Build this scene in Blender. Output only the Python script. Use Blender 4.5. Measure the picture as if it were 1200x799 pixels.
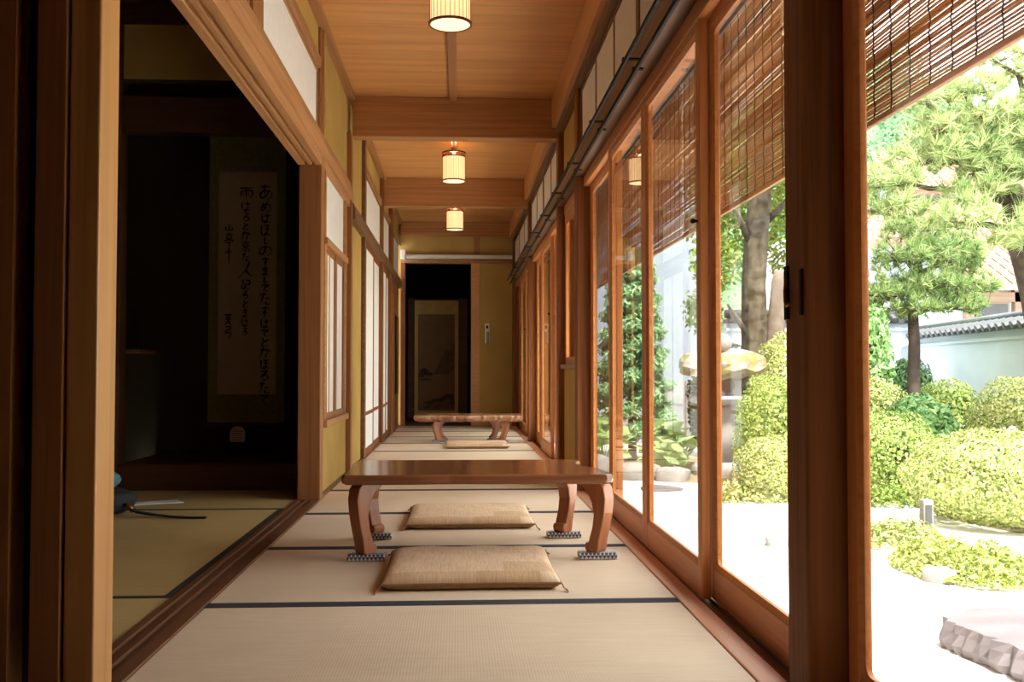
import bpy, math, random
import numpy as np
from mathutils import Vector, Matrix

for o in list(bpy.data.objects):
    bpy.data.objects.remove(o)
S = bpy.context.scene
C = S.collection
R = math.radians
rnd = random.Random(7)
nrs = np.random.RandomState(11)

# ------------------------------------------------------------------ camera, sky, sun, exposure
cam_d = bpy.data.cameras.new('camera')
cam_d.sensor_width = 36.0
cam_d.lens = 35.0
cam_d.clip_start = 0.05
cam_d.clip_end = 400
cam = bpy.data.objects.new('camera', cam_d)
C.objects.link(cam)
cam.location = (0, 0, 0.70)
cam.rotation_euler = (R(90) + math.atan(36 / 1167.0), 0, -math.atan(63 / 1167.0))
S.camera = cam

W = bpy.data.worlds.new('sky')
S.world = W
W.use_nodes = True
bg = W.node_tree.nodes['Background']
bg.inputs['Color'].default_value = (0.965, 0.98, 1.0, 1)
bg.inputs['Strength'].default_value = 3.9

sun_d = bpy.data.lights.new('sun', 'SUN')
sun_d.energy = 12.5
sun_d.angle = R(6)
sun_d.color = (1.0, 0.94, 0.84)
sun = bpy.data.objects.new('sun', sun_d)
C.objects.link(sun)
sun.rotation_euler = Vector((-0.10, 0.50, -0.86)).to_track_quat('-Z', 'Y').to_euler()

S.view_settings.view_transform = 'Standard'
S.view_settings.look = 'None'
S.view_settings.gamma = 1.0
S.view_settings.use_curve_mapping = False
S.view_settings.exposure = 0.68

# ------------------------------------------------------------------ materials
def new_mat(name):
    m = bpy.data.materials.new(name)
    m.use_nodes = True
    nt = m.node_tree
    b = nt.nodes['Principled BSDF']
    return m, nt, b

def ramp(nt, stops):
    r = nt.nodes.new('ShaderNodeValToRGB')
    e = r.color_ramp.elements
    while len(e) < len(stops):
        e.new(0.5)
    for i, (p, c) in enumerate(stops):
        e[i].position = p
        e[i].color = (*c, 1)
    return r

def coords(nt, scale, rand=True, rot=(0, 0, 0)):
    tc = nt.nodes.new('ShaderNodeTexCoord')
    mp = nt.nodes.new('ShaderNodeMapping')
    mp.inputs['Scale'].default_value = scale
    mp.inputs['Rotation'].default_value = rot
    nt.links.new(tc.outputs['Object'], mp.inputs['Vector'])
    if rand:
        oi = nt.nodes.new('ShaderNodeObjectInfo')
        mu = nt.nodes.new('ShaderNodeMath')
        mu.operation = 'MULTIPLY'
        mu.inputs[1].default_value = 37.0
        nt.links.new(oi.outputs['Random'], mu.inputs[0])
        nt.links.new(mu.outputs[0], mp.inputs['Location'])
    return mp

def bump(nt, b, src, strength, dist=0.002):
    bp = nt.nodes.new('ShaderNodeBump')
    bp.inputs['Strength'].default_value = strength
    bp.inputs['Distance'].default_value = dist
    nt.links.new(src, bp.inputs['Height'])
    nt.links.new(bp.outputs['Normal'], b.inputs['Normal'])

def wood(name, c1, c2, axis='z', rough=0.45, grain=42.0, spec=0.4):
    m, nt, b = new_mat(name)
    s = {'x': (0.9, grain, grain), 'y': (grain, 0.9, grain), 'z': (grain, grain, 0.9)}[axis]
    mp = coords(nt, s)
    n = nt.nodes.new('ShaderNodeTexNoise')
    n.inputs['Scale'].default_value = 1.0
    n.inputs['Detail'].default_value = 7.0
    n.inputs['Roughness'].default_value = 0.6
    n.inputs['Distortion'].default_value = 0.7
    nt.links.new(mp.outputs[0], n.inputs['Vector'])
    mid = tuple((a * 0.6 + d * 0.4) for a, d in zip(c1, c2))
    rp = ramp(nt, [(0.28, c2), (0.5, mid), (0.72, c1)])
    nt.links.new(n.outputs['Fac'], rp.inputs[0])
    nt.links.new(rp.outputs[0], b.inputs['Base Color'])
    b.inputs['Roughness'].default_value = rough
    b.inputs['Specular IOR Level'].default_value = spec
    bump(nt, b, n.outputs['Fac'], 0.12)
    return m

def plain(name, c, rough=0.6, var=0.12, scale=6.0, bumps=0.0, metal=0.0, fine=120.0, spec=0.4):
    m, nt, b = new_mat(name)
    mp = coords(nt, (1, 1, 1))
    n = nt.nodes.new('ShaderNodeTexNoise')
    n.inputs['Scale'].default_value = scale
    n.inputs['Detail'].default_value = 5.0
    nt.links.new(mp.outputs[0], n.inputs['Vector'])
    rp = ramp(nt, [(0.3, tuple(x * (1 - var) for x in c)), (0.7, tuple(min(1, x * (1 + var)) for x in c))])
    nt.links.new(n.outputs['Fac'], rp.inputs[0])
    nt.links.new(rp.outputs[0], b.inputs['Base Color'])
    b.inputs['Roughness'].default_value = rough
    b.inputs['Metallic'].default_value = metal
    b.inputs['Specular IOR Level'].default_value = spec
    if bumps:
        n2 = nt.nodes.new('ShaderNodeTexNoise')
        n2.inputs['Scale'].default_value = fine
        n2.inputs['Detail'].default_value = 4.0
        nt.links.new(mp.outputs[0], n2.inputs['Vector'])
        bump(nt, b, n2.outputs['Fac'], bumps, 0.004)
    return m

def leafmat(name, c1, c2, c3, rough=0.55, trans=0.25):
    m, nt, b = new_mat(name)
    g = nt.nodes.new('ShaderNodeNewGeometry')
    rp = ramp(nt, [(0.0, c1), (0.55, c2), (1.0, c3)])
    nt.links.new(g.outputs['Random Per Island'], rp.inputs[0])
    nt.links.new(rp.outputs[0], b.inputs['Base Color'])
    b.inputs['Roughness'].default_value = rough
    b.inputs['Specular IOR Level'].default_value = 0.3
    t = nt.nodes.new('ShaderNodeBsdfTranslucent')
    nt.links.new(rp.outputs[0], t.inputs['Color'])
    mx = nt.nodes.new('ShaderNodeMixShader')
    mx.inputs[0].default_value = trans
    out = nt.nodes['Material Output']
    nt.links.new(b.outputs[0], mx.inputs[1])
    nt.links.new(t.outputs[0], mx.inputs[2])
    nt.links.new(mx.outputs[0], out.inputs['Surface'])
    return m

def emit(name, c, s):
    m, nt, b = new_mat(name)
    b.inputs['Base Color'].default_value = (*c, 1)
    b.inputs['Emission Color'].default_value = (*c, 1)
    b.inputs['Emission Strength'].default_value = s
    return m

def glassmat():
    m, nt, b = new_mat('window_glass')
    nt.nodes.remove(b)
    lw = nt.nodes.new('ShaderNodeLayerWeight')
    p = nt.nodes.new('ShaderNodeMath'); p.operation = 'POWER'; p.inputs[1].default_value = 5.0
    ma = nt.nodes.new('ShaderNodeMath'); ma.operation = 'MULTIPLY_ADD'
    ma.inputs[1].default_value = 0.90; ma.inputs[2].default_value = 0.035
    nt.links.new(lw.outputs['Facing'], p.inputs[0])
    nt.links.new(p.outputs[0], ma.inputs[0])
    t = nt.nodes.new('ShaderNodeBsdfTransparent'); t.inputs[0].default_value = (0.97, 0.985, 0.98, 1)
    g = nt.nodes.new('ShaderNodeBsdfGlossy'); g.inputs['Roughness'].default_value = 0.0
    mx = nt.nodes.new('ShaderNodeMixShader')
    nt.links.new(ma.outputs[0], mx.inputs[0])
    nt.links.new(t.outputs[0], mx.inputs[1]); nt.links.new(g.outputs[0], mx.inputs[2])
    nt.links.new(mx.outputs[0], nt.nodes['Material Output'].inputs['Surface'])
    return m

def tatamimat(name, c1, c2):
    m, nt, b = new_mat(name)
    mp = coords(nt, (1, 1, 1))
    w = nt.nodes.new('ShaderNodeTexWave')
    w.bands_direction = 'X'
    w.inputs['Scale'].default_value = 42.0
    w.inputs['Distortion'].default_value = 0.6
    w.inputs['Detail'].default_value = 2.0
    nt.links.new(mp.outputs[0], w.inputs['Vector'])
    mp2 = coords(nt, (9, 160, 1))
    n = nt.nodes.new('ShaderNodeTexNoise')
    n.inputs['Scale'].default_value = 1.0
    n.inputs['Detail'].default_value = 4.0
    nt.links.new(mp2.outputs[0], n.inputs['Vector'])
    mp3 = coords(nt, (2.2, 2.2, 1))
    n3 = nt.nodes.new('ShaderNodeTexNoise')
    n3.inputs['Scale'].default_value = 1.0
    nt.links.new(mp3.outputs[0], n3.inputs['Vector'])
    ad = nt.nodes.new('ShaderNodeMath'); ad.operation = 'ADD'
    nt.links.new(n.outputs['Fac'], ad.inputs[0]); nt.links.new(n3.outputs['Fac'], ad.inputs[1])
    ml = nt.nodes.new('ShaderNodeMath'); ml.operation = 'MULTIPLY'; ml.inputs[1].default_value = 0.5
    nt.links.new(ad.outputs[0], ml.inputs[0])
    rp = ramp(nt, [(0.36, c2), (0.62, c1)])
    nt.links.new(ml.outputs[0], rp.inputs[0])
    nt.links.new(rp.outputs[0], b.inputs['Base Color'])
    b.inputs['Roughness'].default_value = 0.55
    b.inputs['Specular IOR Level'].default_value = 0.35
    bump(nt, b, w.outputs['Fac'], 0.15, 0.001)
    return m

M = {}
M['door'] = wood('door_orange_wood', (0.72, 0.295, 0.088), (0.52, 0.178, 0.046), 'z', 0.40)
M['door_h'] = wood('door_orange_wood_rail', (0.70, 0.285, 0.084), (0.50, 0.170, 0.044), 'y', 0.40)
M['post'] = wood('dark_post_wood', (0.31, 0.115, 0.036), (0.13, 0.043, 0.013), 'z', 0.65, spec=0.2)
M['post_brown'] = wood('brown_post_wood', (0.36, 0.150, 0.050), (0.22, 0.085, 0.027), 'z', 0.45)
M['honey'] = wood('honey_post_wood', (0.54, 0.27, 0.085), (0.38, 0.17, 0.05), 'z', 0.42)
M['lintel'] = wood('lintel_wood', (0.54, 0.265, 0.105), (0.33, 0.15, 0.056), 'y', 0.5)
M['lintel_dark'] = wood('aged_lintel_wood', (0.24, 0.115, 0.050), (0.10, 0.048, 0.022), 'y', 0.5)
M['sill'] = wood('sill_wood', (0.20, 0.090, 0.042), (0.10, 0.042, 0.020), 'y', 0.38)
M['sill_red'] = wood('worn_red_sill_wood', (0.80, 0.42, 0.26), (0.62, 0.29, 0.165), 'y', 0.32)
M['beam'] = wood('beam_wood', (0.50, 0.225, 0.080), (0.29, 0.120, 0.040), 'x', 0.48)
M['ceil'] = wood('ceiling_board_wood', (0.72, 0.355, 0.125), (0.50, 0.215, 0.064), 'x', 0.36, 12.0)
M['batten'] = wood('ceiling_batten_wood', (0.42, 0.20, 0.080), (0.28, 0.12, 0.045), 'y', 0.4)
M['plankwood'] = wood('wall_plank_wood', (0.66, 0.33, 0.13), (0.48, 0.22, 0.078), 'y', 0.45)
M['table'] = wood('polished_table_wood', (0.36, 0.140, 0.056), (0.15, 0.052, 0.022), 'x', 0.16, 18.0, 0.6)
M['tleg'] = wood('table_leg_wood', (0.46, 0.185, 0.080), (0.30, 0.11, 0.045), 'z', 0.3, 22.0)
M['bench'] = wood('live_edge_table_wood', (0.46, 0.24, 0.13), (0.22, 0.090, 0.042), 'x', 0.25, 18.0, 0.6)
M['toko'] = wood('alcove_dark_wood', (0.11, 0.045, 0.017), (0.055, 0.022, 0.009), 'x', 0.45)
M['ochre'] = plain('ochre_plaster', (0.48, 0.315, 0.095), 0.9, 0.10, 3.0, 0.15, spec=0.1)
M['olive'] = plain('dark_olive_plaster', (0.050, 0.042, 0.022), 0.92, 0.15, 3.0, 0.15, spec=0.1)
M['paper'] = plain('white_shoji_paper', (0.80, 0.775, 0.72), 0.9, 0.03, 20, spec=0.1)
M['white'] = plain('white_painted_plastic', (0.78, 0.75, 0.68), 0.5, 0.04)
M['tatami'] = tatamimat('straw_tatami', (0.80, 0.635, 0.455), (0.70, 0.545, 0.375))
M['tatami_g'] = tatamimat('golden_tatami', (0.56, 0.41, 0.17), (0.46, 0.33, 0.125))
M['heri'] = plain('navy_edging_cloth', (0.030, 0.032, 0.042), 0.85, 0.25, 90)
M['heri_g'] = plain('dark_green_edging_cloth', (0.022, 0.028, 0.022), 0.85, 0.25, 90)
M['black'] = plain('black_metal', (0.014, 0.011, 0.010), 0.6, 0.1, spec=0.2)
M['brass'] = plain('aged_brass', (0.30, 0.17, 0.06), 0.35, 0.2, metal=0.9)
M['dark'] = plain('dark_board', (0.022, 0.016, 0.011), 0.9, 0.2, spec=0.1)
M['bamboo'] = wood('bamboo_slat', (0.62, 0.34, 0.155), (0.34, 0.165, 0.070), 'y', 0.5, 30.0)
def translucent(m, fac):
    nt = m.node_tree; b = nt.nodes['Principled BSDF']
    t = nt.nodes.new('ShaderNodeBsdfTranslucent')
    nt.links.new(b.inputs['Base Color'].links[0].from_socket, t.inputs['Color'])
    mx = nt.nodes.new('ShaderNodeMixShader'); mx.inputs[0].default_value = fac
    nt.links.new(b.outputs[0], mx.inputs[1]); nt.links.new(t.outputs[0], mx.inputs[2])
    nt.links.new(mx.outputs[0], nt.nodes['Material Output'].inputs['Surface'])
translucent(M['bamboo'], 0.35)
M['cord'] = plain('black_blind_cord', (0.025, 0.018, 0.015), 0.9, 0.2)
M['eave'] = wood('pale_eave_board', (0.62, 0.55, 0.47), (0.45, 0.39, 0.33), 'y', 0.7)
M['glass'] = glassmat()
M['lamp'] = emit('lit_lamp_paper', (1.0, 0.66, 0.31), 0.80)
M['lampb'] = emit('lit_lamp_diffuser', (1.0, 0.72, 0.38), 1.0)
M['lamprib'] = wood('lamp_rib_wood', (0.45, 0.22, 0.08), (0.30, 0.13, 0.05), 'z', 0.5)
M['lamprim'] = wood('lamp_rim_wood', (0.22, 0.075, 0.030), (0.12, 0.036, 0.016), 'x', 0.4)
M['red'] = plain('red_brown_thread', (0.33, 0.085, 0.05), 0.9, 0.2)
M['scroll'] = plain('green_gold_brocade', (0.24, 0.25, 0.040), 0.8, 0.18, 60)
M['scrollpaper'] = plain('aged_scroll_paper', (0.55, 0.45, 0.35), 0.9, 0.06, 9)
M['band'] = plain('grey_scroll_band', (0.24, 0.23, 0.20), 0.9, 0.3, 70)
M['ink'] = plain('black_ink', (0.012, 0.011, 0.011), 0.8, 0.1)
M['gold'] = plain('gold_paper_border', (0.74, 0.50, 0.18), 0.55, 0.10, 8)
M['painting'] = plain('brown_painting_silk', (0.30, 0.19, 0.105), 0.85, 0.14, 5)
M['wash'] = plain('faded_ink_wash', (0.12, 0.085, 0.058), 0.9, 0.35, 14)
M['wash2'] = plain('pale_ink_wash', (0.20, 0.135, 0.085), 0.9, 0.25, 14)
M['bag'] = plain('black_bag_cloth', (0.018, 0.018, 0.020), 0.8, 0.3, 30)
M['teal'] = plain('teal_cloth', (0.07, 0.20, 0.24), 0.7, 0.3, 30)
M['sheet'] = plain('white_sheet', (0.75, 0.74, 0.72), 0.8, 0.03)
M['sand'] = plain('white_garden_sand', (0.78, 0.76, 0.72), 0.95, 0.06, 1.4, 0.5, fine=60, spec=0.1)
M['soil'] = plain('garden_soil', (0.20, 0.16, 0.10), 0.95, 0.25, 2.5, 0.5, fine=40, spec=0.1)
M['stone'] = plain('pale_granite', (0.24, 0.225, 0.21), 0.9, 0.20, 8, 0.6, fine=30, spec=0.2)
M['stone_pink'] = plain('pinkish_flat_stone', (0.128, 0.111, 0.119), 0.9, 0.2, 4, 0.5, fine=25, spec=0.2)
def mossmat():
    m, nt, b = new_mat('mossy_granite')
    mp = coords(nt, (1, 1, 1))
    n = nt.nodes.new('ShaderNodeTexNoise'); n.inputs['Scale'].default_value = 5.5; n.inputs['Detail'].default_value = 8.0
    nt.links.new(mp.outputs[0], n.inputs['Vector'])
    rp = ramp(nt, [(0.42, (0.25, 0.215, 0.19)), (0.52, (0.17, 0.15, 0.065)), (0.60, (0.20, 0.175, 0.04)), (0.68, (0.25, 0.21, 0.18))])
    nt.links.new(n.outputs['Fac'], rp.inputs[0]); nt.links.new(rp.outputs[0], b.inputs['Base Color'])
    b.inputs['Roughness'].default_value = 0.95
    bump(nt, b, n.outputs['Fac'], 0.9, 0.05)
    return m
M['moss'] = mossmat()
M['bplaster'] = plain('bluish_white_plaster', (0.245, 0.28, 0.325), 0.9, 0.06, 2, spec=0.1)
M['plaster'] = plain('white_plaster', (0.58, 0.645, 0.72), 0.9, 0.05, 2, spec=0.1)
M['greywall'] = plain('grey_wash_wall', (0.27, 0.27, 0.275), 0.9, 0.18, 3, spec=0.1)
M['tile'] = plain('black_glazed_tile', (0.045, 0.047, 0.052), 0.35, 0.2, 8)
M['redtile'] = plain('terracotta_tile', (0.34, 0.19, 0.14), 0.7, 0.22, 6)
M['oldwood'] = wood('weathered_house_wood', (0.26, 0.19, 0.14), (0.15, 0.11, 0.08), 'x', 0.8)
M['shadewin'] = plain('dark_window_pane', (0.05, 0.055, 0.06), 0.2, 0.1)
M['bark'] = plain('lichen_bark', (0.070, 0.062, 0.050), 0.95, 0.75, 9, 0.9, fine=26, spec=0.1)
M['barkd'] = plain('dark_pine_bark', (0.085, 0.065, 0.055), 0.95, 0.35, 12, 0.8, fine=30, spec=0.1)
M['deadwood'] = plain('pale_dead_wood', (0.17, 0.135, 0.115), 0.9, 0.25, 10, 0.8, fine=26, spec=0.1)
M['azalea'] = leafmat('clipped_azalea_leaf', (0.075, 0.14, 0.025), (0.30, 0.41, 0.095), (0.55, 0.60, 0.20))
M['azalea2'] = leafmat('light_azalea_leaf', (0.12, 0.175, 0.04), (0.42, 0.48, 0.15), (0.68, 0.62, 0.30))
M['leaf'] = leafmat('broad_green_leaf', (0.14, 0.30, 0.10), (0.30, 0.50, 0.18), (0.48, 0.66, 0.30))
M['leafdark'] = leafmat('dark_green_leaf', (0.025, 0.065, 0.025), (0.05, 0.11, 0.04), (0.10, 0.18, 0.06))
M['maple'] = leafmat('maple_leaf', (0.10, 0.19, 0.035), (0.22, 0.34, 0.06), (0.38, 0.46, 0.11), trans=0.4)
M['cedar'] = leafmat('cypress_spray', (0.17, 0.34, 0.15), (0.30, 0.50, 0.25), (0.42, 0.58, 0.33), trans=0.4)
M['hosta'] = leafmat('large_pale_leaf', (0.26, 0.40, 0.13), (0.40, 0.53, 0.22), (0.55, 0.66, 0.32), trans=0.5)
M['cover'] = leafmat('yellow_green_ground_cover', (0.20, 0.28, 0.06), (0.38, 0.43, 0.11), (0.55, 0.55, 0.20))
M['needle'] = leafmat('pine_needle', (0.16, 0.27, 0.10), (0.37, 0.47, 0.19), (0.64, 0.64, 0.32), trans=0.35)
M['needle2'] = leafmat('dark_pine_needle', (0.08, 0.17, 0.055), (0.22, 0.34, 0.11), (0.50, 0.52, 0.22), trans=0.3)
M['hill'] = leafmat('hillside_leaf', (0.11, 0.24, 0.12), (0.19, 0.34, 0.17), (0.30, 0.45, 0.24))
M['hillsoil'] = plain('hillside_green', (0.10, 0.20, 0.09), 0.95, 0.3, 0.4)
M['pink'] = plain('pink_blossom', (0.72, 0.36, 0.40), 0.7, 0.1)

def zabuton_mat():
    m, nt, b = new_mat('woven_rush_patchwork')
    tc = nt.nodes.new('ShaderNodeTexCoord')
    mp = nt.nodes.new('ShaderNodeMapping')
    mp.inputs['Location'].default_value = (0.31, 0.07, 0)
    nt.links.new(tc.outputs['Object'], mp.inputs['Vector'])
    br = nt.nodes.new('ShaderNodeTexBrick')
    br.inputs['Color1'].default_value = (0.82, 0.60, 0.39, 1)
    br.inputs['Color2'].default_value = (0.62, 0.40, 0.22, 1)
    br.inputs['Mortar'].default_value = (0.72, 0.50, 0.30, 1)
    br.inputs['Scale'].default_value = 1.0
    br.inputs['Mortar Size'].default_value = 0.0012
    br.inputs['Brick Width'].default_value = 0.21
    br.inputs['Row Height'].default_value = 0.155
    br.offset = 0.45
    nt.links.new(mp.outputs[0], br.inputs['Vector'])
    mp2 = coords(nt, (230, 14, 14), False)
    n = nt.nodes.new('ShaderNodeTexNoise'); n.inputs['Scale'].default_value = 1.0
    nt.links.new(mp2.outputs[0], n.inputs['Vector'])
    mx = nt.nodes.new('ShaderNodeMix'); mx.data_type = 'RGBA'; mx.blend_type = 'MULTIPLY'
    mx.inputs[0].default_value = 0.5
    rp = ramp(nt, [(0.35, (0.62, 0.58, 0.52)), (0.65, (1, 1, 1))])
    nt.links.new(n.outputs['Fac'], rp.inputs[0])
    nt.links.new(br.outputs['Color'], mx.inputs[6]); nt.links.new(rp.outputs[0], mx.inputs[7])
    nt.links.new(mx.outputs[2], b.inputs['Base Color'])
    b.inputs['Roughness'].default_value = 0.6
    bump(nt, b, n.outputs['Fac'], 0.2, 0.002)
    return m
M['zabuton'] = zabuton_mat()
M['zpipe'] = plain('brown_cushion_edge', (0.30, 0.165, 0.07), 0.8, 0.2, 60)

def checker_mat():
    m, nt, b = new_mat('navy_white_check_cloth')
    mp = coords(nt, (1, 1, 1), False, (R(45), R(0), R(45)))
    ch = nt.nodes.new('ShaderNodeTexChecker')
    ch.inputs['Scale'].default_value = 95.0
    ch.inputs['Color1'].default_value = (0.72, 0.70, 0.66, 1)
    ch.inputs['Color2'].default_value = (0.075, 0.085, 0.115, 1)
    nt.links.new(mp.outputs[0], ch.inputs['Vector'])
    nt.links.new(ch.outputs['Color'], b.inputs['Base Color'])
    b.inputs['Roughness'].default_value = 0.85
    return m
M['check'] = checker_mat()

# ------------------------------------------------------------------ helpers
def tag(o, label=None, cat=None, group=None, kind=None):
    if label: o['label'] = label
    if cat: o['category'] = cat
    if group: o['group'] = group
    if kind: o['kind'] = kind
    return o

def empty(name, loc, label=None, cat=None, group=None, kind=None, rz=0.0):
    o = bpy.data.objects.new(name, None)
    o.empty_display_size = 0.05
    C.objects.link(o)
    o.location = loc
    o.rotation_euler = (0, 0, rz)
    return tag(o, label, cat, group, kind)

def link_mesh(name, me, mat, parent=None, loc=(0, 0, 0), rot=(0, 0, 0)):
    if mat and not me.materials:
        me.materials.append(mat)
    o = bpy.data.objects.new(name, me)
    C.objects.link(o)
    o.location = loc
    o.rotation_euler = rot
    if parent:
        o.parent = parent
    return o

class MB:
    """collects shapes; build() links them as one mesh object"""
    def __init__(s):
        s.v = []; s.f = []
    def add(s, vs, fs):
        n = len(s.v)
        s.v += [tuple(p) for p in vs]
        s.f += [tuple(i + n for i in f) for f in fs]
        return s
    def box(s, x0, x1, y0, y1, z0, z1):
        return s.add([(x0, y0, z0), (x1, y0, z0), (x1, y1, z0), (x0, y1, z0), (x0, y0, z1), (x1, y0, z1), (x1, y1, z1), (x0, y1, z1)],
                     [(0, 3, 2, 1), (4, 5, 6, 7), (0, 1, 5, 4), (1, 2, 6, 5), (2, 3, 7, 6), (3, 0, 4, 7)])
    def tube(s, pts, rads, n=8, cap=True, jitter=0.0):
        pts = [Vector(p) for p in pts]
        if not hasattr(rads, '__len__'):
            rads = [rads] * len(pts)
        rings = []
        up = Vector((0, 0, 1))
        d0 = (pts[1] - pts[0]).normalized()
        if abs(d0.dot(up)) > 0.95: up = Vector((1, 0, 0))
        u = d0.cross(up).normalized()
        for i, p in enumerate(pts):
            d = (pts[min(i + 1, len(pts) - 1)] - pts[max(i - 1, 0)]).normalized()
            u = (u - d * u.dot(d)).normalized()
            w = d.cross(u)
            rings.append([p + (u * math.cos(2 * math.pi * k / n) + w * math.sin(2 * math.pi * k / n)) * rads[i] * (1 + (rnd.uniform(-jitter, jitter) if jitter else 0)) for k in range(n)])
        vs = [q for r in rings for q in r]
        fs = []
        for i in range(len(pts) - 1):
            for k in range(n):
                fs.append((i * n + k, i * n + (k + 1) % n, (i + 1) * n + (k + 1) % n, (i + 1) * n + k))
        if cap:
            fs.append(tuple(range(n))[::-1])
            fs.append(tuple((len(pts) - 1) * n + k for k in range(n)))
        return s.add(vs, fs)
    def lathe(s, c, prof, n=24):
        vs = []; fs = []
        for (r, z) in prof:
            for k in range(n):
                a = 2 * math.pi * k / n
                vs.append((c[0] + r * math.cos(a), c[1] + r * math.sin(a), c[2] + z))
        for i in range(len(prof) - 1):
            for k in range(n):
                fs.append((i * n + k, i * n + (k + 1) % n, (i + 1) * n + (k + 1) % n, (i + 1) * n + k))
        fs.append(tuple(range(n))[::-1])
        fs.append(tuple((len(prof) - 1) * n + k for k in range(n)))
        return s.add(vs, fs)
    def prism(s, poly, lo, hi, fn):
        """poly of (a,b); fn(a,b,t) -> xyz at both ends"""
        n = len(poly)
        vs = [fn(a, b, lo) for a, b in poly] + [fn(a, b, hi) for a, b in poly]
        fs = [tuple(range(n))[::-1], tuple(range(n, 2 * n))]
        fs += [(i, (i + 1) % n, n + (i + 1) % n, n + i) for i in range(n)]
        return s.add(vs, fs)
    def build(s, name, mat, parent=None, bevel=0.0, smooth=False, org=None):
        if parent is not None:
            o3 = parent
            base = Vector((0, 0, 0))
            while o3 is not None:
                base += Vector(o3.location); o3 = o3.parent
            loc = (0, 0, 0)
        else:
            if org is None:
                a = np.array(s.v)
                org = ((a[:, 0].min() + a[:, 0].max()) / 2, (a[:, 1].min() + a[:, 1].max()) / 2, a[:, 2].min())
            base = Vector(org); loc = org
        me = bpy.data.meshes.new(name)
        me.from_pydata([(p[0] - base[0], p[1] - base[1], p[2] - base[2]) for p in s.v], [], s.f)
        me.update()
        if smooth:
            me.polygons.foreach_set('use_smooth', [True] * len(me.polygons))
        o = link_mesh(name, me, mat, parent, loc)
        if bevel:
            b = o.modifiers.new('bevel', 'BEVEL')
            b.width = bevel; b.segments = 2; b.limit_method = 'ANGLE'
        return o

def box(*a):
    return MB().box(*a)

TR = [0]
def trim(mb, mat, label, cat='trim', bevel=0.004, group=None):
    TR[0] += 1
    o = mb.build('trim_%d' % TR[0], mat, bevel=bevel)
    return tag(o, label, cat, group, 'structure')

def np_mesh(name, V, F, mat, parent=None, loc=(0, 0, 0), kind='stuff'):
    me = bpy.data.meshes.new(name)
    V = np.asarray(V, dtype=np.float32); F = np.asarray(F, dtype=np.int32)
    k = F.shape[1]
    me.vertices.add(len(V)); me.vertices.foreach_set('co', V.ravel())
    me.loops.add(F.size); me.loops.foreach_set('vertex_index', F.ravel())
    me.polygons.add(len(F))
    me.polygons.foreach_set('loop_start', np.arange(0, F.size, k, dtype=np.int32))
    me.polygons.foreach_set('loop_total', np.full(len(F), k, dtype=np.int32))
    me.update(calc_edges=True)
    o = link_mesh(name, me, mat, parent, loc)
    if kind: o['kind'] = kind
    return o

def unit(v):
    return v / (np.linalg.norm(v, axis=1, keepdims=True) + 1e-9)

def leaf_quads(P, N, length, width, spread=0.8, fold=0.15):
    """one pointed leaf (two triangles as a kite quad) at each point, tilted about its normal"""
    n = len(P)
    Nn = unit(N + nrs.normal(0, spread * 0.6, (n, 3)))
    T = unit(np.cross(Nn, nrs.normal(0, 1, (n, 3))))
    B = np.cross(Nn, T)
    L = (length * nrs.uniform(0.65, 1.25, (n, 1))); Wd = width * nrs.uniform(0.7, 1.2, (n, 1))
    a = P - T * L * 0.5
    b = P + B * Wd * 0.5 + Nn * L * fold
    c = P + T * L * 0.5
    d = P - B * Wd * 0.5 + Nn * L * fold
    V = np.stack([a, b, c, d], 1).reshape(-1, 3)
    F = np.arange(4 * n).reshape(-1, 4)
    return V, F

# ------------------------------------------------------------------ main dimensions (metres)
XL, XR = -0.752, 0.676       # edges of the corridor mats
YB, YE = -1.3, 12.95         # back and end of the corridor
ZC = 2.64                    # ceiling
MAT = 0.965

# ------------------------------------------------------------------ floor
fl = box(XL, 0.83, YB, YE, -0.16, -0.055).build('floor', M['sill'])
tag(fl, 'corridor floor laid crosswise with straw mats edged in navy cloth', 'floor', kind='structure')
k = -6
while True:
    y0 = 3.045 + MAT * k
    y1 = y0 + MAT
    if y0 >= YE - 0.01: break
    a, b_ = max(y0, YB), min(y1, YE)
    if b_ - a > 0.05:
        t = box(XL + 0.001, XR - 0.001, a + 0.001, b_ - 0.001, -0.055, 0.0).build('tatami_mat', M['tatami'], fl, bevel=0.003)
        box(XL + 0.001, XR - 0.001, a + 0.001, a + 0.029, -0.004, 0.0016).build('edge_cloth', M['heri'], t)
        box(XL + 0.001, XR - 0.001, b_ - 0.029, b_ - 0.001, -0.004, 0.0016).build('edge_cloth', M['heri'], t)
    k += 1

trim(box(XR, 0.742, YB, YE, -0.055, 0.004), M['sill_red'], 'worn reddish board along the mats at the foot of the glass doors', 'sill')
mb = MB().box(0.742, 0.83, YB, YE, -0.055, -0.006)
for x in (0.742, 0.7765, 0.811):
    mb.box(x, x + 0.0035, YB, YE, -0.006, 0.003)
trim(mb, M['sill'], 'grooved sliding track under the glass doors', 'track', 0)

# left threshold with two grooves
mb = MB().box(-0.882, XL, 1.5, 5.5, -0.055, -0.004)
for x0, x1 in ((-0.882, -0.858), (-0.836, -0.818), (-0.796, XL)):
    mb.box(x0, x1, 1.5, 5.5, -0.004, 0.006)
trim(mb, M['sill'], 'grooved dark threshold between the corridor mats and the side room', 'threshold', 0.0015)
trim(box(-0.80, XL, 5.62, YE, -0.055, 0.012), M['sill'], 'dark floor sill below the ochre wall and paper doors', 'sill')

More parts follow.
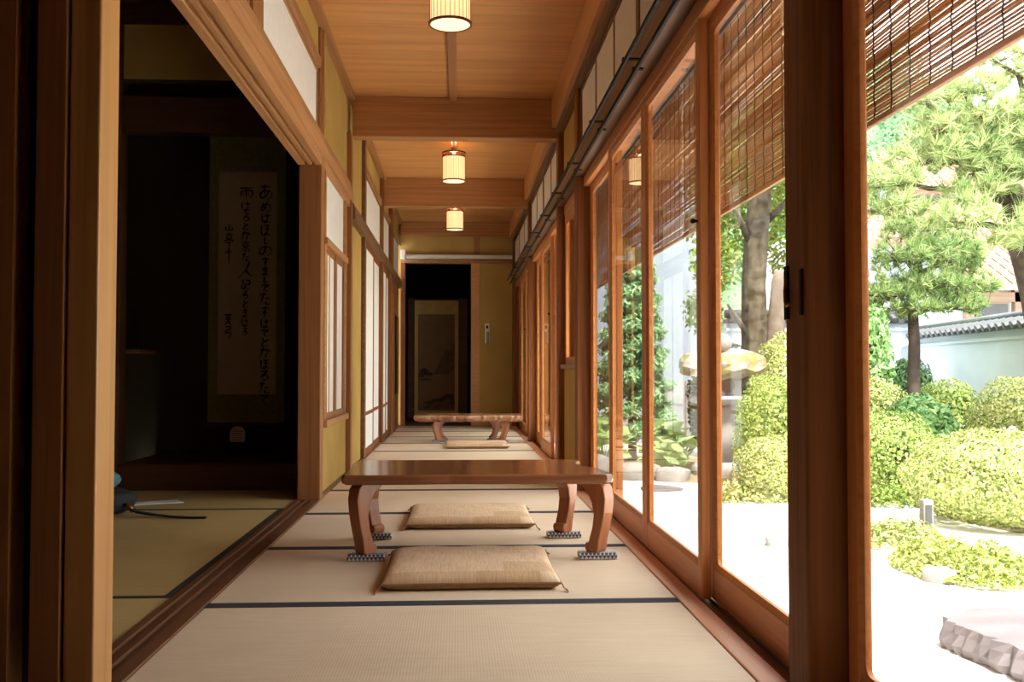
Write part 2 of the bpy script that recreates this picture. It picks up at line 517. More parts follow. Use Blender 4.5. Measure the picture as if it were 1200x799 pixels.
# ------------------------------------------------------------------ ceiling and beams
ce = box(-0.80, 0.80, YB, YE, ZC + 0.012, ZC + 0.10).build('ceiling', M['ceil'])
tag(ce, 'flat ceiling of wide honey coloured boards with crosswise grain', 'ceiling', kind='structure')
beams = [1.1, 4.05, 7.0, 9.95, 12.85]
edges = [YB] + beams + [YE]
for i in range(len(edges) - 1):
    ya, yb = edges[i], edges[i + 1]
    n = max(1, int(round((yb - ya) / 1.48)))
    for j in range(n):
        q0 = ya + (yb - ya) * j / n; q1 = ya + (yb - ya) * (j + 1) / n
        box(-0.80, 0.80, q0 + 0.0008, q1 - 0.0008, ZC, ZC + 0.012).build('ceiling_board', M['ceil'], ce)
bl = ['beam crossing the ceiling behind the viewpoint', 'ceiling beam between the first paper lamp and the viewpoint',
      'thick brown ceiling beam between the first and second lamps', 'thick brown ceiling beam between the second and third lamps', 'ceiling beam against the end wall']
for y, l in zip(beams, bl):
    if y < 2: continue
    trim(box(-0.745, 0.70, y, y + (0.13 if y < 12 else 0.10), 2.355 if y < 12 else 2.46, ZC), M['beam'], l, 'beam', 0.006)
trim(box(-0.068, -0.012, YB, YE - 0.1, ZC - 0.028, ZC), M['batten'], 'narrow batten running along the middle of the ceiling', 'batten')
trim(box(XL - 0.03, XL + 0.028, YB, YE, ZC - 0.035, ZC), M['batten'], 'cornice strip where the ceiling meets the ochre wall', 'cornice')
trim(box(0.66, 0.80, YB, YE, 2.43, ZC), M['plankwood'], 'wide wooden plank between the ceiling and the garden side transoms', 'plank')

# ------------------------------------------------------------------ roof and eave
rf = box(-4.9, 0.86, YB - 0.3, 15.6, 2.95, 3.1).build('roof', M['oldwood'])
tag(rf, 'roof slab over the corridor and rooms', 'roof', kind='structure')
mb = MB().prism([(0.80, 2.36), (1.62, 2.20), (1.62, 2.25), (0.80, 2.41)], YB, YE + 1.5, lambda a, b, t: (a, t, b))
ev = mb.build('eave', M['eave'])
tag(ev, 'pale eave boarding outside above the bamboo blinds', 'eave', kind='structure')
trim(box(1.03, 1.09, YB, YE + 1.0, 2.064, 2.30), M['eave'], 'pale outer rail from which the bamboo blinds hang', 'rail', 0.006)
trim(box(0.80, 0.88, YB, YE, 1.86, 2.96), M['oldwood'], 'outer face boarding above the glass doors', 'boarding')

# ------------------------------------------------------------------ right wall posts, lintel, transoms
post_r = [(0.90, 1.03), (1.97, 2.097), (5.85, 5.97), (6.95, 7.07), (9.92, 10.04), (12.80, 12.93)]
pl = ['dark post beside the viewpoint', 'broad dark post with an iron latch plate between two glass doors', 'dark post between the glass doors and the low ochre wall',
      'dark post on the far side of the low ochre wall', 'dark post between the two farthest pairs of glass doors', 'dark corner post where the glass side meets the end wall']
for (a, b_), l in zip(post_r, pl):
    trim(box(0.70, 0.822, a, b_, -0.055, 2.44), M['post'], l, 'post', 0.006)
trim(box(0.742, 0.83, YB, YE, 1.80, 1.86), M['door_h'], 'grooved lintel over the tops of the glass doors', 'lintel')
trim(box(0.685, 0.80, YB, YE, 1.86, 1.985), M['lintel_dark'], 'dark rail beam carrying the black curtain rails', 'rail beam')
trim(box(0.69, 0.79, YB, YE, 2.385, 2.43), M['lintel_dark'], 'dark head rail over the garden side transoms', 'rail')

WN = [0]; DN = [0]
def transom(x, y0, y1, z0, z1, label, face=1, bars=1, fm=None, t=0.02):
    WN[0] += 1
    fm = fm or M['lintel_dark']
    e = empty('window_%d' % WN[0], ((x), (y0 + y1) / 2, z0), label, 'transom', kind='structure')
    w = 0.022
    box(x - t, x + t, y0, y1, z0, z0 + w).build('frame_rail', fm, e, 0.002)
    box(x - t, x + t, y0, y1, z1 - w, z1).build('frame_rail', fm, e, 0.002)
    box(x - t, x + t, y0, y0 + w, z0 + w, z1 - w).build('frame_stile', fm, e, 0.002)
    box(x - t, x + t, y1 - w, y1, z0 + w, z1 - w).build('frame_stile', fm, e, 0.002)
    for i in range(bars):
        yy = y0 + (y1 - y0) * (i + 1) / (bars + 1)
        box(x - t * 0.9, x + t * 0.9, yy - 0.011, yy + 0.011, z0 + w, z1 - w).build('bar', fm, e, 0.002)
    for i in range(bars + 1):
        a = y0 + (y1 - y0) * i / (bars + 1); b_ = y0 + (y1 - y0) * (i + 1) / (bars + 1)
        px = x + (0.010 if x < 0 else -0.010)
        box(px - 0.003, px + 0.003, a + 0.011, b_ - 0.011, z0 + w * 0.8, z1 - w * 0.8).build('paper', M['paper'], e)
    return e

for (a, b_, l) in ((1.05, 1.95, 'white paper transom beside the viewpoint on the garden side'),
                   (2.11, 3.97, 'white paper transom above the glass doors next to the latch post'),
                   (3.99, 5.84, 'white paper transom above the glass doors next to the low ochre wall'),
                   (7.09, 8.48, 'white paper transom just past the low ochre wall on the garden side'),
                   (8.50, 9.90, 'white paper transom on the garden side up to the post at the second beam'),
                   (10.06, 12.78, 'white paper transom farthest along the garden side')):
    transom(0.745, a, b_, 1.985, 2.385, l, bars=2 if b_ - a > 1.7 else 1)
    trim(box(0.725, 0.80, a - 0.02, a, 1.985, 2.385), M['post'], 'stub post at the near end of the ' + l.replace('white paper ', ''), 'stub post', 0.003)

# low ochre wall bay between two posts
wr = MB().box(0.742, 0.80, 5.97, 6.95, -0.05, 0.72)
wr.box(0.742, 0.80, 5.97, 6.95, 1.985, 2.43)

wr = wr.build('wall_right', M['ochre'])
wp = box(0.70, 0.82, YB, 0.90, -0.05, 2.44).build('wall_garden', M['post'])
tag(wp, 'dark boarded wall beside the viewpoint', 'wall', kind='structure')
wq = box(0.835, 0.865, 0.85, 1.40, -0.05, 1.86).build('light_block_board', M['oldwood'])  # unseen board, added to cut light through the near glass door
tag(wq, 'unseen board added outside the glass door beside the viewpoint to cut light', 'light blocker', kind='structure')
tag(wr, 'low ochre plaster wall between two posts on the garden side', 'wall', kind='structure')
trim(box(0.715, 0.82, 5.97, 6.95, 0.72, 0.75), M['post_brown'], 'wooden cap on top of the low ochre wall', 'cap')
e = empty('window_20', (0.76, 6.46, 0.75), 'narrow wooden sash standing above the low ochre wall', 'window', kind='structure')
for (a, b_) in ((5.972, 6.03), (6.25, 6.30), (6.64, 6.69), (6.89, 6.948)):
    box(0.748, 0.778, a, b_, 0.751, 1.80).build('frame_stile', M['door'], e, 0.003)
box(0.748, 0.778, 6.03, 6.89, 0.751, 0.80).build('frame_rail', M['door_h'], e, 0.003)
box(0.748, 0.778, 6.03, 6.89, 1.72, 1.80).build('frame_rail', M['door_h'], e, 0.003)
box(0.768, 0.776, 6.30, 6.64, 0.80, 1.72).build('board', M['post'], e)
box(0.762, 0.766, 6.03, 6.25, 0.80, 1.72).build('pane', M['glass'], e)
box(0.762, 0.766, 6.69, 6.89, 0.80, 1.72).build('pane', M['glass'], e)
box(0.742, 0.75, 6.19, 6.20, 0.85, 0.98).build('handle', M['black'], e)

# ------------------------------------------------------------------ sliding glass doors
def ring_bead(mb, x, y0, y1, z0, z1, w, r, depth):
    def rr(a0, a1, b0, b1, rad, n=6):
        pts = []
        for (cx, cz, s) in ((a1 - rad, b1 - rad, 0), (a0 + rad, b1 - rad, 1), (a0 + rad, b0 + rad, 2), (a1 - rad, b0 + rad, 3)):
            for i in range(n + 1):
                t = R(90) * (s + i / n)
                pts.append((cx + rad * math.cos(t), cz + rad * math.sin(t)))
        return pts
    o_ = rr(y0, y1, z0, z1, 0.001); i_ = rr(y0 + w, y1 - w, z0 + w, z1 - w, r)
    n = len(o_)
    vs = [(x, p[0], p[1]) for p in o_] + [(x + depth, p[0], p[1]) for p in i_] + [(x + 0.018, p[0], p[1]) for p in i_] + [(x + 0.018, p[0], p[1]) for p in o_]
    fs = []
    for i in range(n):
        j = (i + 1) % n
        for q in range(4):
            a, b_ = q * n, ((q + 1) % 4) * n
            fs.append((a + i, a + j, b_ + j, b_ + i))
    mb.add(vs, fs)

def glass_door(y0, y1, xf, label, knob=None):
    DN[0] += 1
    x1 = xf + 0.030
    e = empty('door_%d' % DN[0], (xf + 0.015, (y0 + y1) / 2, 0.003), label, 'glass door', kind='structure')
    sw = 0.050
    box(xf, x1, y0, y0 + sw, 0.003, 1.812).build('stile', M['door'], e, 0.004)
    box(xf, x1, y1 - sw, y1, 0.003, 1.812).build('stile', M['door'], e, 0.004)
    box(xf + 0.001, x1 - 0.001, y0 + sw, y1 - sw, 0.003, 0.100).build('bottom_rail', M['door_h'], e, 0.003)
    box(xf + 0.001, x1 - 0.001, y0 + sw, y1 - sw, 1.770, 1.812).build('top_rail', M['door_h'], e, 0.003)
    mb = MB()
    ring_bead(mb, xf + 0.002, y0 + sw, y1 - sw, 0.100, 1.770, 0.014, 0.022, 0.007)
    mb.build('glazing_bead', M['door_h'], e)
    box(xf + 0.013, xf + 0.016, y0 + sw + 0.008, y1 - sw - 0.008, 0.108, 1.762).build('pane', M['glass'], e)
    if knob:
        MB().tube([(xf - 0.022, knob, 1.17), (xf - 0.016, knob, 1.17), (xf - 0.004, knob, 1.17), (xf + 0.002, knob, 1.17)], [0.006, 0.009, 0.004, 0.004], 10).build('knob', M['black'], e, smooth=True)
    return e
XI, XO = 0.746, 0.780
g = lambda a, b_, n: [a + (b_ - a) * i / n for i in range(n + 1)]
ordn = ['first', 'second', 'third', 'fourth']
glass_door(1.03, 1.97, XO, 'orange wood glass door facing the flat pink stone')
b2 = g(2.097, 5.85, 4)
for i in range(4):
    y0, y1 = b2[i], b2[i + 1]
    if i == 0: y1 += 0.04
    if i == 3: y0 -= 0.04
    glass_door(y0, y1, XI if i in (1, 2) else XO, ordn[3 - i] + ' orange wood glass door from the low ochre wall, counting towards the latch post', knob=(b2[1] + 0.025) if i == 1 else None)
b3 = g(7.07, 9.92, 3)
for i in range(3):
    glass_door(b3[i], b3[i + 1], XI if i == 1 else XO, ordn[i] + ' orange wood glass door past the low ochre wall', knob=(b3[1] + 0.025) if i == 1 else None)
b4 = g(10.04, 12.80, 3)
for i in range(3):
    glass_door(b4[i], b4[i + 1], XI if i == 1 else XO, ordn[2 - i] + ' orange wood glass door from the end wall', knob=(b4[1] + 0.025) if i == 1 else None)

for a, b_, l in ((11.77, 12.85, 'unseen boards added outside the glass door at the end wall to cut light'),):  # unseen boards, added to darken the far end of the corridor
    e = empty('light_block_boards', (0.85, (a + b_) / 2, -0.05), l, 'light blocker')
    for q in range(4):
        box(0.836, 0.858, a + (b_ - a) * q / 4 + 0.001, a + (b_ - a) * (q + 1) / 4 - 0.001, -0.05, 1.84).build('board', M['oldwood'], e)
    for z in (0.1, 0.9, 1.7):
        box(0.858, 0.872, a, b_, z, z + 0.05).build('batten', M['oldwood'], e)

# latch plate on the near post
e = empty('door_latch', (0.70, 2.035, 0.80), 'small black iron latch with brass hook on the broad dark post', 'latch')
box(0.694, 0.701, 2.068, 2.090, 0.81, 0.925).build('back_plate', M['black'], e, 0.002)
box(0.694, 0.701, 1.982, 1.996, 0.815, 0.91).build('keeper_plate', M['black'], e, 0.002)
MB().tube([(0.690, 2.062, 0.895), (0.686, 2.058, 0.87), (0.686, 2.056, 0.845), (0.684, 2.04, 0.838), (0.686, 2.025, 0.842)], 0.0035, 8).build('hook', M['brass'], e, smooth=True)

# ------------------------------------------------------------------ curtain rails
for x, z, l in ((0.618, 1.842, 'black curtain rail farther from the glass doors'), (0.656, 1.806, 'black curtain rail closer to the glass doors')):
    e = empty('curtain_rail', (x, 5.0, z), l, 'curtain rail')
    mb = MB().box(x - 0.006, x + 0.006, -1.2, 12.6, z + 0.004, z + 0.016)
    mb.box(x - 0.008, x + 0.008, -1.2, 12.6, z + 0.016, z + 0.019)
    mb.build('track', M['black'], e, 0.002)
    y = -1.0
    while y < 12.6:
        MB().box(x - 0.004, 0.686, y - 0.010, y + 0.010, z + 0.019, z + 0.026).box(x - 0.010, x + 0.010, y - 0.011, y + 0.011, z + 0.015, z + 0.027).build('bracket', M['black'], e)
        y += 0.93

# ------------------------------------------------------------------ left wall
wl = MB()
wl.box(-0.86, -0.775, 1.40, 5.5, 2.43, ZC)
wl.box(-0.86, -0.775, 5.62, 7.0, -0.05, 0.40)
wl.box(-0.86, -0.775, 5.62, 5.70, 0.40, 1.86)
wl.box(-0.86, -0.775, 6.70, 7.0, 0.40, 1.86)
wl.box(-0.86, -0.83, 5.70, 6.70, 0.40, 1.86)
wl.box(-0.86, -0.775, 5.62, 7.0, 2.00, ZC)
wl.box(-0.86, -0.775, 7.0, 8.02, -0.05, ZC)
wl.box(-0.86, -0.775, 8.02, YE, 2.38, ZC)
wl = wl.build('wall_left', M['ochre'])
wn = box(-0.86, XL, YB, 1.40, -0.05, ZC).build('wall_viewpoint', M['post'])
tag(wn, 'dark boarded wall on the room side of the viewpoint', 'wall', kind='structure')
tag(wl, 'ochre plaster wall facing the glass doors across the corridor', 'wall', kind='structure')

# posts of the left side
trim(box(-0.815, XL, 2.12, 2.235, -0.055, 2.95), M['honey'], 'tall honey coloured post at the near edge of the side room opening', 'post', 0.004)
trim(box(-0.882, -0.820, 2.115, 2.235, -0.055, 2.95), M['post_brown'], 'brown door jamb right beside the tall honey coloured post', 'jamb', 0.003)
trim(box(-0.925, -0.882, 2.19, 2.235, -0.055, 2.95), M['dark'], 'dark strip coloured as the shade of the gap beside the brown door jamb', 'strip', 0)  # dark colour stands in for shade inside the open gap
wroom = box(-4.6, -0.925, 2.115, 2.235, -0.055, 2.95).build('wall_near', M['post_brown'])
tag(wroom, 'brown boarded wall beside the brown door jamb', 'wall', kind='structure')
trim(box(-0.876, XL, 5.50, 5.62, -0.055, 1.90), M['post_brown'], 'brown post between the side room opening and the ochre wall', 'post', 0.005)
trim(box(-0.83, -0.762, 5.50, 5.60, 1.98, ZC), M['post_brown'], 'short post above the lintel where the paper transom ends', 'stub post', 0.004)
trim(box(-0.762, -0.748, 5.56, 5.62, 1.98, ZC - 0.03), M['honey'], 'pale strip coloured as the lit side of the short upper post', 'strip', 0.002)  # lighter wood paints in the lit face of the upper post
trim(box(-0.80, -0.742, 6.93, 7.02, 0.012, 2.36), M['post_brown'], 'slim brown post under the near ceiling beam', 'post', 0.004)
trim(box(-0.80, -0.745, 7.98, 8.10, 0.012, ZC), M['lintel_dark'], 'dark slim post between the ochre wall and the paper doors', 'post', 0.004)
trim(box(-0.80, -0.742, 9.80, 9.93, 0.012, ZC), M['post'], 'dark post between the two pairs of white paper doors', 'post', 0.004)
trim(box(-0.80, -0.735, 11.05, 11.35, 0.012, ZC), M['post'], 'broad dark post past the white paper doors', 'post', 0.004)

# lintel of the side room: grooved head rail and face rail
mb = MB().box(-0.882, XL, 1.4, 5.5, 1.852, 1.90)
for x0, x1 in ((-0.882, -0.846), (-0.828, -0.806), (-0.788, XL)):
    mb.box(x0, x1, 1.4, 5.5, 1.838, 1.853)
trim(mb, M['lintel'], 'grooved pale lintel over the side room opening', 'lintel', 0.0015)
trim(MB().prism([(-0.80, 1.895), (-0.738, 1.895), (-0.738, 1.955), (-0.748, 2.005), (-0.752, 2.02), (-0.80, 2.02)], 1.4, 7.03, lambda a, b, t: (a, t, b)), M['lintel'],
     'pale face rail above the side room opening and the ochre wall', 'rail', 0.004)
trim(box(-0.80, XL, 5.62, 7.0, 1.845, 1.895), M['lintel'], 'pale rail right above the small paper window', 'rail', 0.003)
trim(MB().prism([(-0.80, 1.775), (-0.728, 1.775), (-0.728, 1.85), (-0.742, 1.895), (-0.80, 1.895)], 7.04, YE - 0.05, lambda a, b, t: (a, t, b)), M['lintel_dark'],
     'dark aged rail above the white paper doors', 'rail', 0.004)
trim(box(-0.80, -0.758, 1.4, 5.5, 2.375, 2.43), M['batten'], 'reddish head rail above the large paper transom', 'rail', 0.003)
trim(box(-0.80, -0.752, 8.10, YE, 2.33, 2.39), M['batten'], 'reddish head rail above the far paper transoms', 'rail', 0.003)
trim(box(-0.81, -0.762, 3.70, 3.90, 2.02, 2.375), M['post_brown'], 'short brown post between the two large paper transoms', 'stub post', 0.003)
transom(-0.795, 3.90, 5.50, 2.02, 2.375, 'large white paper transom above the side room opening, next to the short upper post', bars=0, fm=M['batten'])
transom(-0.795, 1.45, 3.70, 2.02, 2.375, 'large white paper transom above the tall honey coloured post', bars=0, fm=M['batten'])
transom(-0.785, 8.10, 9.80, 1.895, 2.335, 'white paper transom above the first pair of paper doors', bars=0, fm=M['lintel_dark'])
transom(-0.785, 9.93, 11.05, 1.895, 2.335, 'white paper transom above the second pair of paper doors', bars=0, fm=M['lintel_dark'])
transom(-0.785, 11.35, 12.7, 1.895, 2.335, 'white paper transom closest to the end wall on the ochre side', bars=0, fm=M['lintel_dark'])

# small paper window in the ochre wall
e = empty('window_21', (-0.79, 6.2, 0.40), 'small paper window with brown frame and vertical bars in the ochre wall', 'paper window', kind='structure')
fm = M['lintel']
box(-0.80, -0.735, 5.66, 6.76, 0.385, 0.425).build('sill', fm, e, 0.003)
box(-0.80, -0.740, 5.68, 6.74, 1.425, 1.465).build('middle_rail', fm, e, 0.003)
for a, b_ in ((5.68, 5.72), (6.68, 6.74)):
    box(-0.80, -0.752, a, b_, 0.425, 1.845).build('frame_stile', fm, e, 0.003)
for a, b_ in ((5.72, 5.75), (6.20, 6.27), (6.65, 6.68)):
    box(-0.80, -0.758, a, b_, 0.425, 1.425).build('sash_stile', M['post_brown'], e, 0.002)
for a in (5.86, 5.97):
    box(-0.780, -0.766, a, a + 0.012, 0.46, 1.39).build('bar', M['honey'], e)
for a, b_ in ((5.75, 6.20), (6.27, 6.65)):
    box(-0.80, -0.762, a, b_, 0.425, 0.46).build('sash_rail', M['post_brown'], e, 0.002)
    box(-0.80, -0.762, a, b_, 1.39, 1.425).build('sash_rail', M['post_brown'], e, 0.002)
    box(-0.776, -0.771, a, b_, 0.455, 1.395).build('paper', M['paper'], e)
box(-0.776, -0.770, 5.72, 6.68, 1.46, 1.85).build('paper', M['paper'], e)

# white paper doors
def shoji(y0, y1, x, label, bars):
    DN[0] += 1
    e = empty('door_%d' % DN[0], (x, (y0 + y1) / 2, 0.012), label, 'paper door', kind='structure')
    w = 0.035
    fm_ = M['post']
    box(x - 0.015, x + 0.015, y0, y0 + w, 0.012, 1.775).build('stile', fm_, e, 0.002)
    box(x - 0.015, x + 0.015, y1 - w, y1, 0.012, 1.775).build('stile', fm_, e, 0.002)
    for z0, z1 in ((0.012, 0.07), (0.34, 0.37), (1.72, 1.775)):
        box(x - 0.014, x + 0.014, y0 + w, y1 - w, z0, z1).build('rail', fm_, e, 0.002)
    box(x + 0.004, x + 0.009, y0 + w, y1 - w, 0.36, 1.73).build('paper', M['paper'], e)
    box(x + 0.004, x + 0.009, y0 + w, y1 - w, 0.06, 0.35).build('lower_panel', M['paper'], e)
    for i in range(bars):
        yy = y0 + (y1 - y0) * (i + 1) / (bars + 1)
        box(x - 0.006, x + 0.002, yy - 0.004, yy + 0.004, 0.37, 1.72).build('bar', M['post_brown'], e)
shoji(8.10, 8.97, -0.770, 'white paper door beside the dark slim post at the ochre wall', 0)
shoji(8.95, 9.80, -0.785, 'white paper door beside the dark post between the two pairs', 0)
shoji(9.93, 10.50, -0.770, 'white paper door just past the dark post between the pairs', 0)
shoji(10.48, 11.05, -0.785, 'white paper door beside the broad dark post', 0)
DN[0] += 1
e = empty('door_%d' % DN[0], (-0.78, 12.1, 0.012), 'dark board door with a narrow white glass strip by the end wall', 'board door', kind='structure')
box(-0.80, -0.77, 11.35, 12.9, 0.012, 0.42).build('lower_board', M['post'], e, 0.003)
box(-0.80, -0.77, 11.35, 12.9, 1.40, 1.775).build('upper_board', M['post_brown'], e, 0.003)
for a, b_ in ((11.35, 11.5), (11.9, 12.1), (12.75, 12.9)):
    box(-0.80, -0.765, a, b_, 0.42, 1.40).build('stile', M['post'], e, 0.003)
box(-0.79, -0.785, 11.5, 11.9, 0.42, 1.40).build('paper', M['paper'], e)
box(-0.79, -0.785, 12.1, 12.75, 0.42, 1.40).build('board', M['dark'], e)

# ------------------------------------------------------------------ end wall
we = MB().box(0.278, 0.82, YE, YE + 0.10, -0.05, 2.14).box(-0.80, 0.82, YE, YE + 0.10, 2.14, ZC + 0.05).box(-0.80, -0.70, YE, YE + 0.10, -0.05, 2.14)
we = we.build('wall_end', M['ochre'])
tag(we, 'ochre end wall with a doorway to a dark room', 'wall', kind='structure')
trim(box(0.165, 0.278, YE - 0.02, YE + 0.11, -0.05, 2.14), M['plankwood'], 'reddish door post on the end wall beside the dark doorway', 'post', 0.004)
trim(box(-0.745, -0.69, YE - 0.02, YE + 0.11, -0.05, 2.14), M['post'], 'dark door post on the end wall by the board door', 'post', 0.004)
trim(box(-0.745, 0.70, YE - 0.03, YE + 0.11, 2.112, 2.15), M['batten'], 'lintel over the dark doorway in the end wall', 'lintel', 0.003)
trim(box(0.20, 0.28, YE - 0.004, YE, 2.15, 2.46), M['batten'], 'faint upright board in the plaster over the door post', 'board', 0.001)
e = empty('wall_conduit', (0, 12.85, 2.15), 'white pipe cover running across the end wall over the doorway', 'conduit')
MB().prism([(12.87, 2.170), (12.88, 2.165), (12.92, 2.165), (12.92, 2.215), (12.88, 2.215), (12.87, 2.210)], -0.70, 0.70, lambda a, b, t: (t, a, b)).build('cover', M['white'], e, 0.004)
box(-0.742, -0.68, 12.80, 12.92, 2.15, 2.27).build('junction_box', M['white'], e, 0.006)
e = empty('wall_intercom', (0.37, 12.94, 1.07), 'cream wall plate with a grey handset on the end wall', 'handset')
box(0.345, 0.405, 12.925, 12.95, 1.07, 1.33).build('plate', M['white'], e, 0.004)
box(0.362, 0.398, 12.90, 12.925, 1.06, 1.22).build('handset', M['greywall'], e, 0.008)
box(0.362, 0.388, 12.918, 12.926, 1.26, 1.30).build('button', M['dark'], e, 0.002)

# dark room beyond the end wall
dr = MB().box(-2.2, -2.1, YE + 0.1, 15.6, -0.06, 2.7).box(1.6, 1.7, YE + 0.1, 13.35, -0.06, 2.7).box(1.6, 1.7, 14.15, 15.6, -0.06, 2.7).box(1.6, 1.7, 13.35, 14.15, -0.06, 0.9).box(1.6, 1.7, 13.35, 14.15, 1.8, 2.7).box(-2.2, 1.7, 15.5, 15.6, -0.06, 2.7).box(-2.2, 1.7, YE + 0.1, 15.6, 2.6, 2.7).box(0.80, 1.7, YE + 0.02, YE + 0.12, -0.06, 2.7).box(-2.2, -0.80, YE + 0.02, YE + 0.12, -0.06, 2.7)  # side opening on the garden side is added to light the screen
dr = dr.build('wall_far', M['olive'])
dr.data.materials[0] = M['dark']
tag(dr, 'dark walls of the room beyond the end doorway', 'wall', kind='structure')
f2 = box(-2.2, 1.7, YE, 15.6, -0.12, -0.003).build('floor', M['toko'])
tag(f2, 'dark floor of the room beyond the end doorway', 'floor', kind='structure')
e = empty('painted_screen', (-0.316, 14.5, 0.0), 'gold bordered standing screen with a faded ink landscape in the dark doorway', 'screen')
box(-0.645, 0.012, 14.50, 14.53, 0.03, 1.76).build('panel_frame', M['toko'], e, 0.004)
box(-0.633, 0.001, 14.494, 14.50, 0.05, 1.735).build('gold_border', M['gold'], e)
box(-0.583, -0.050, 14.490, 14.494, 0.135, 1.535).build('painting', M['painting'], e)
def ink_shape(mb, pts, y):
    n = len(pts)
    mb.add([(p[0], y, p[1]) for p in pts] + [(p[0], y + 0.002, p[1]) for p in pts],
           [tuple(range(n)), tuple(range(2 * n - 1, n - 1, -1))] + [(i, n + i, n + (i + 1) % n, (i + 1) % n) for i in range(n)])
mb = MB()
def blobpoly(cx, cz, rx, rz, n=14, j=0.35):
    return [(cx + rx * math.cos(2 * math.pi * i / n) * (1 + rnd.uniform(-j, j)), cz + rz * math.sin(2 * math.pi * i / n) * (1 + rnd.uniform(-j, j))) for i in range(n)]
for cx, cz, rx, rz in ((-0.50, 0.70, 0.07, 0.055), (-0.42, 0.67, 0.06, 0.03), (-0.53, 0.64, 0.05, 0.025), (-0.46, 0.585, 0.10, 0.012), (-0.43, 0.25, 0.09, 0.025), (-0.30, 0.29, 0.10, 0.035), (-0.16, 0.33, 0.10, 0.045), (-0.09, 0.26, 0.035, 0.05)):
    ink_shape(mb, blobpoly(cx, cz, rx, rz), 14.4875)
mb.build('ink_trees', M['wash'], e)['kind'] = 'stuff'
mb = MB()
ink_shape(mb, [(-0.36, 0.66), (-0.30, 0.78), (-0.24, 0.92), (-0.18, 1.02), (-0.12, 1.00), (-0.056, 1.10), (-0.056, 0.74), (-0.14, 0.66)], 14.4888)
ink_shape(mb, [(-0.56, 0.16), (-0.46, 0.22), (-0.28, 0.25), (-0.12, 0.29), (-0.056, 0.30), (-0.056, 0.15)], 14.4888)
mb.build('ink_mountains', M['wash2'], e)['kind'] = 'stuff'
box(-0.730, -0.648, 14.42, 14.45, 0.03, 1.76).build('side_leaf', M['toko'], e, 0.004)
box(0.015, 0.13, 14.42, 14.45, 0.03, 1.76).build('side_leaf', M['toko'], e, 0.004)
for x in (-0.60, -0.03):
    box(x - 0.03, x + 0.03, 14.40, 14.60, -0.003, 0.03).build('foot', M['toko'], e, 0.003)

# back wall behind the viewpoint
wb = box(-0.86, 0.83, YB - 0.1, YB, -0.16, ZC + 0.1).build('wall_back', M['post'])
tag(wb, 'dark boarded wall closing the corridor behind the viewpoint', 'wall', kind='structure')

# ------------------------------------------------------------------ side room with alcove
fr = box(-4.6, -0.882, 2.235, 6.05, -0.16, -0.055).build('floor', M['sill'])
tag(fr, 'floor of the dim side room laid with golden straw mats', 'floor', kind='structure')
def room_mat(x0, x1, y0, y1, along):
    t = box(x0 + 0.001, x1 - 0.001, y0 + 0.001, y1 - 0.001, -0.055, 0.0).build('tatami_mat', M['tatami_g'], fr, bevel=0.003)
    w = 0.032
    if along == 'y':
        box(x0 + 0.001, x0 + w, y0 + 0.001, y1 - 0.001, -0.004, 0.0016).build('edge_cloth', M['heri_g'], t)
        box(x1 - w, x1 - 0.001, y0 + 0.001, y1 - 0.001, -0.004, 0.0016).build('edge_cloth', M['heri_g'], t)
    else:
        box(x0 + 0.001, x1 - 0.001, y0 + 0.001, y0 + w, -0.004, 0.0016).build('edge_cloth', M['heri_g'], t)
        box(x0 + 0.001, x1 - 0.001, y1 - w, y1 - 0.001, -0.004, 0.0016).build('edge_cloth', M['heri_g'], t)
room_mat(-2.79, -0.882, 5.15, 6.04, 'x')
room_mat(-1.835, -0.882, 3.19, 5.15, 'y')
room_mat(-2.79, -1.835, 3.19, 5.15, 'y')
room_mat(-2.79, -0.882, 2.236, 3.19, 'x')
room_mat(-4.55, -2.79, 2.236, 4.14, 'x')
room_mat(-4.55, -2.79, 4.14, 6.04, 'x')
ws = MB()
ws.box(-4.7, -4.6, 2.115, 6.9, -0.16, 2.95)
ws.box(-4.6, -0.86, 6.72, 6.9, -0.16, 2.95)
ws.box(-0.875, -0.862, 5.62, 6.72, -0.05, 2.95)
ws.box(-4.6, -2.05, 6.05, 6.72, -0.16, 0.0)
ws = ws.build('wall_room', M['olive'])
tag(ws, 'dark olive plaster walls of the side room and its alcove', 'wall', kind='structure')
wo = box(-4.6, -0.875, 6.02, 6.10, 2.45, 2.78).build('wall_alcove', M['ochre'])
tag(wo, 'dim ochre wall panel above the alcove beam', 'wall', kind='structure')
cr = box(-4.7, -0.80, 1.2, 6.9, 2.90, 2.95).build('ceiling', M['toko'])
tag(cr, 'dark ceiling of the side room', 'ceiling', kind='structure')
trim(box(-4.6, -0.875, 6.0, 6.10, 2.78, 2.90), M['toko'], 'dark beam under the side room ceiling', 'beam')
trim(box(-2.05, -0.875, 6.0, 6.11, 2.13, 2.345), M['toko'], 'heavy dark beam across the front of the alcove', 'beam', 0.005)
trim(box(-4.6, -0.875, 6.02, 6.06, 2.43, 2.45), M['olive'], 'thin rail above the gap over the alcove beam', 'rail', 0.001)
trim(box(-2.13, -2.0, 5.99, 6.12, 0.0, 2.78), M['toko'], 'dark alcove post by the small shelf', 'post', 0.008)
trim(box(-2.0, -0.875, 5.99, 6.72, 0.0, 0.155), M['toko'], 'raised dark wooden alcove floor with a front sill', 'alcove floor', 0.005)
e = empty('wall_shelf', (-2.15, 6.55, 0.82), 'small plain wooden shelf on the dark alcove wall', 'shelf')
box(-2.35, -2.005, 6.40, 6.72, 0.82, 0.842).build('board', M['post_brown'], e, 0.002)
box(-2.25, -2.22, 6.62, 6.72, 0.74, 0.82).build('bracket', M['toko'], e, 0.002)

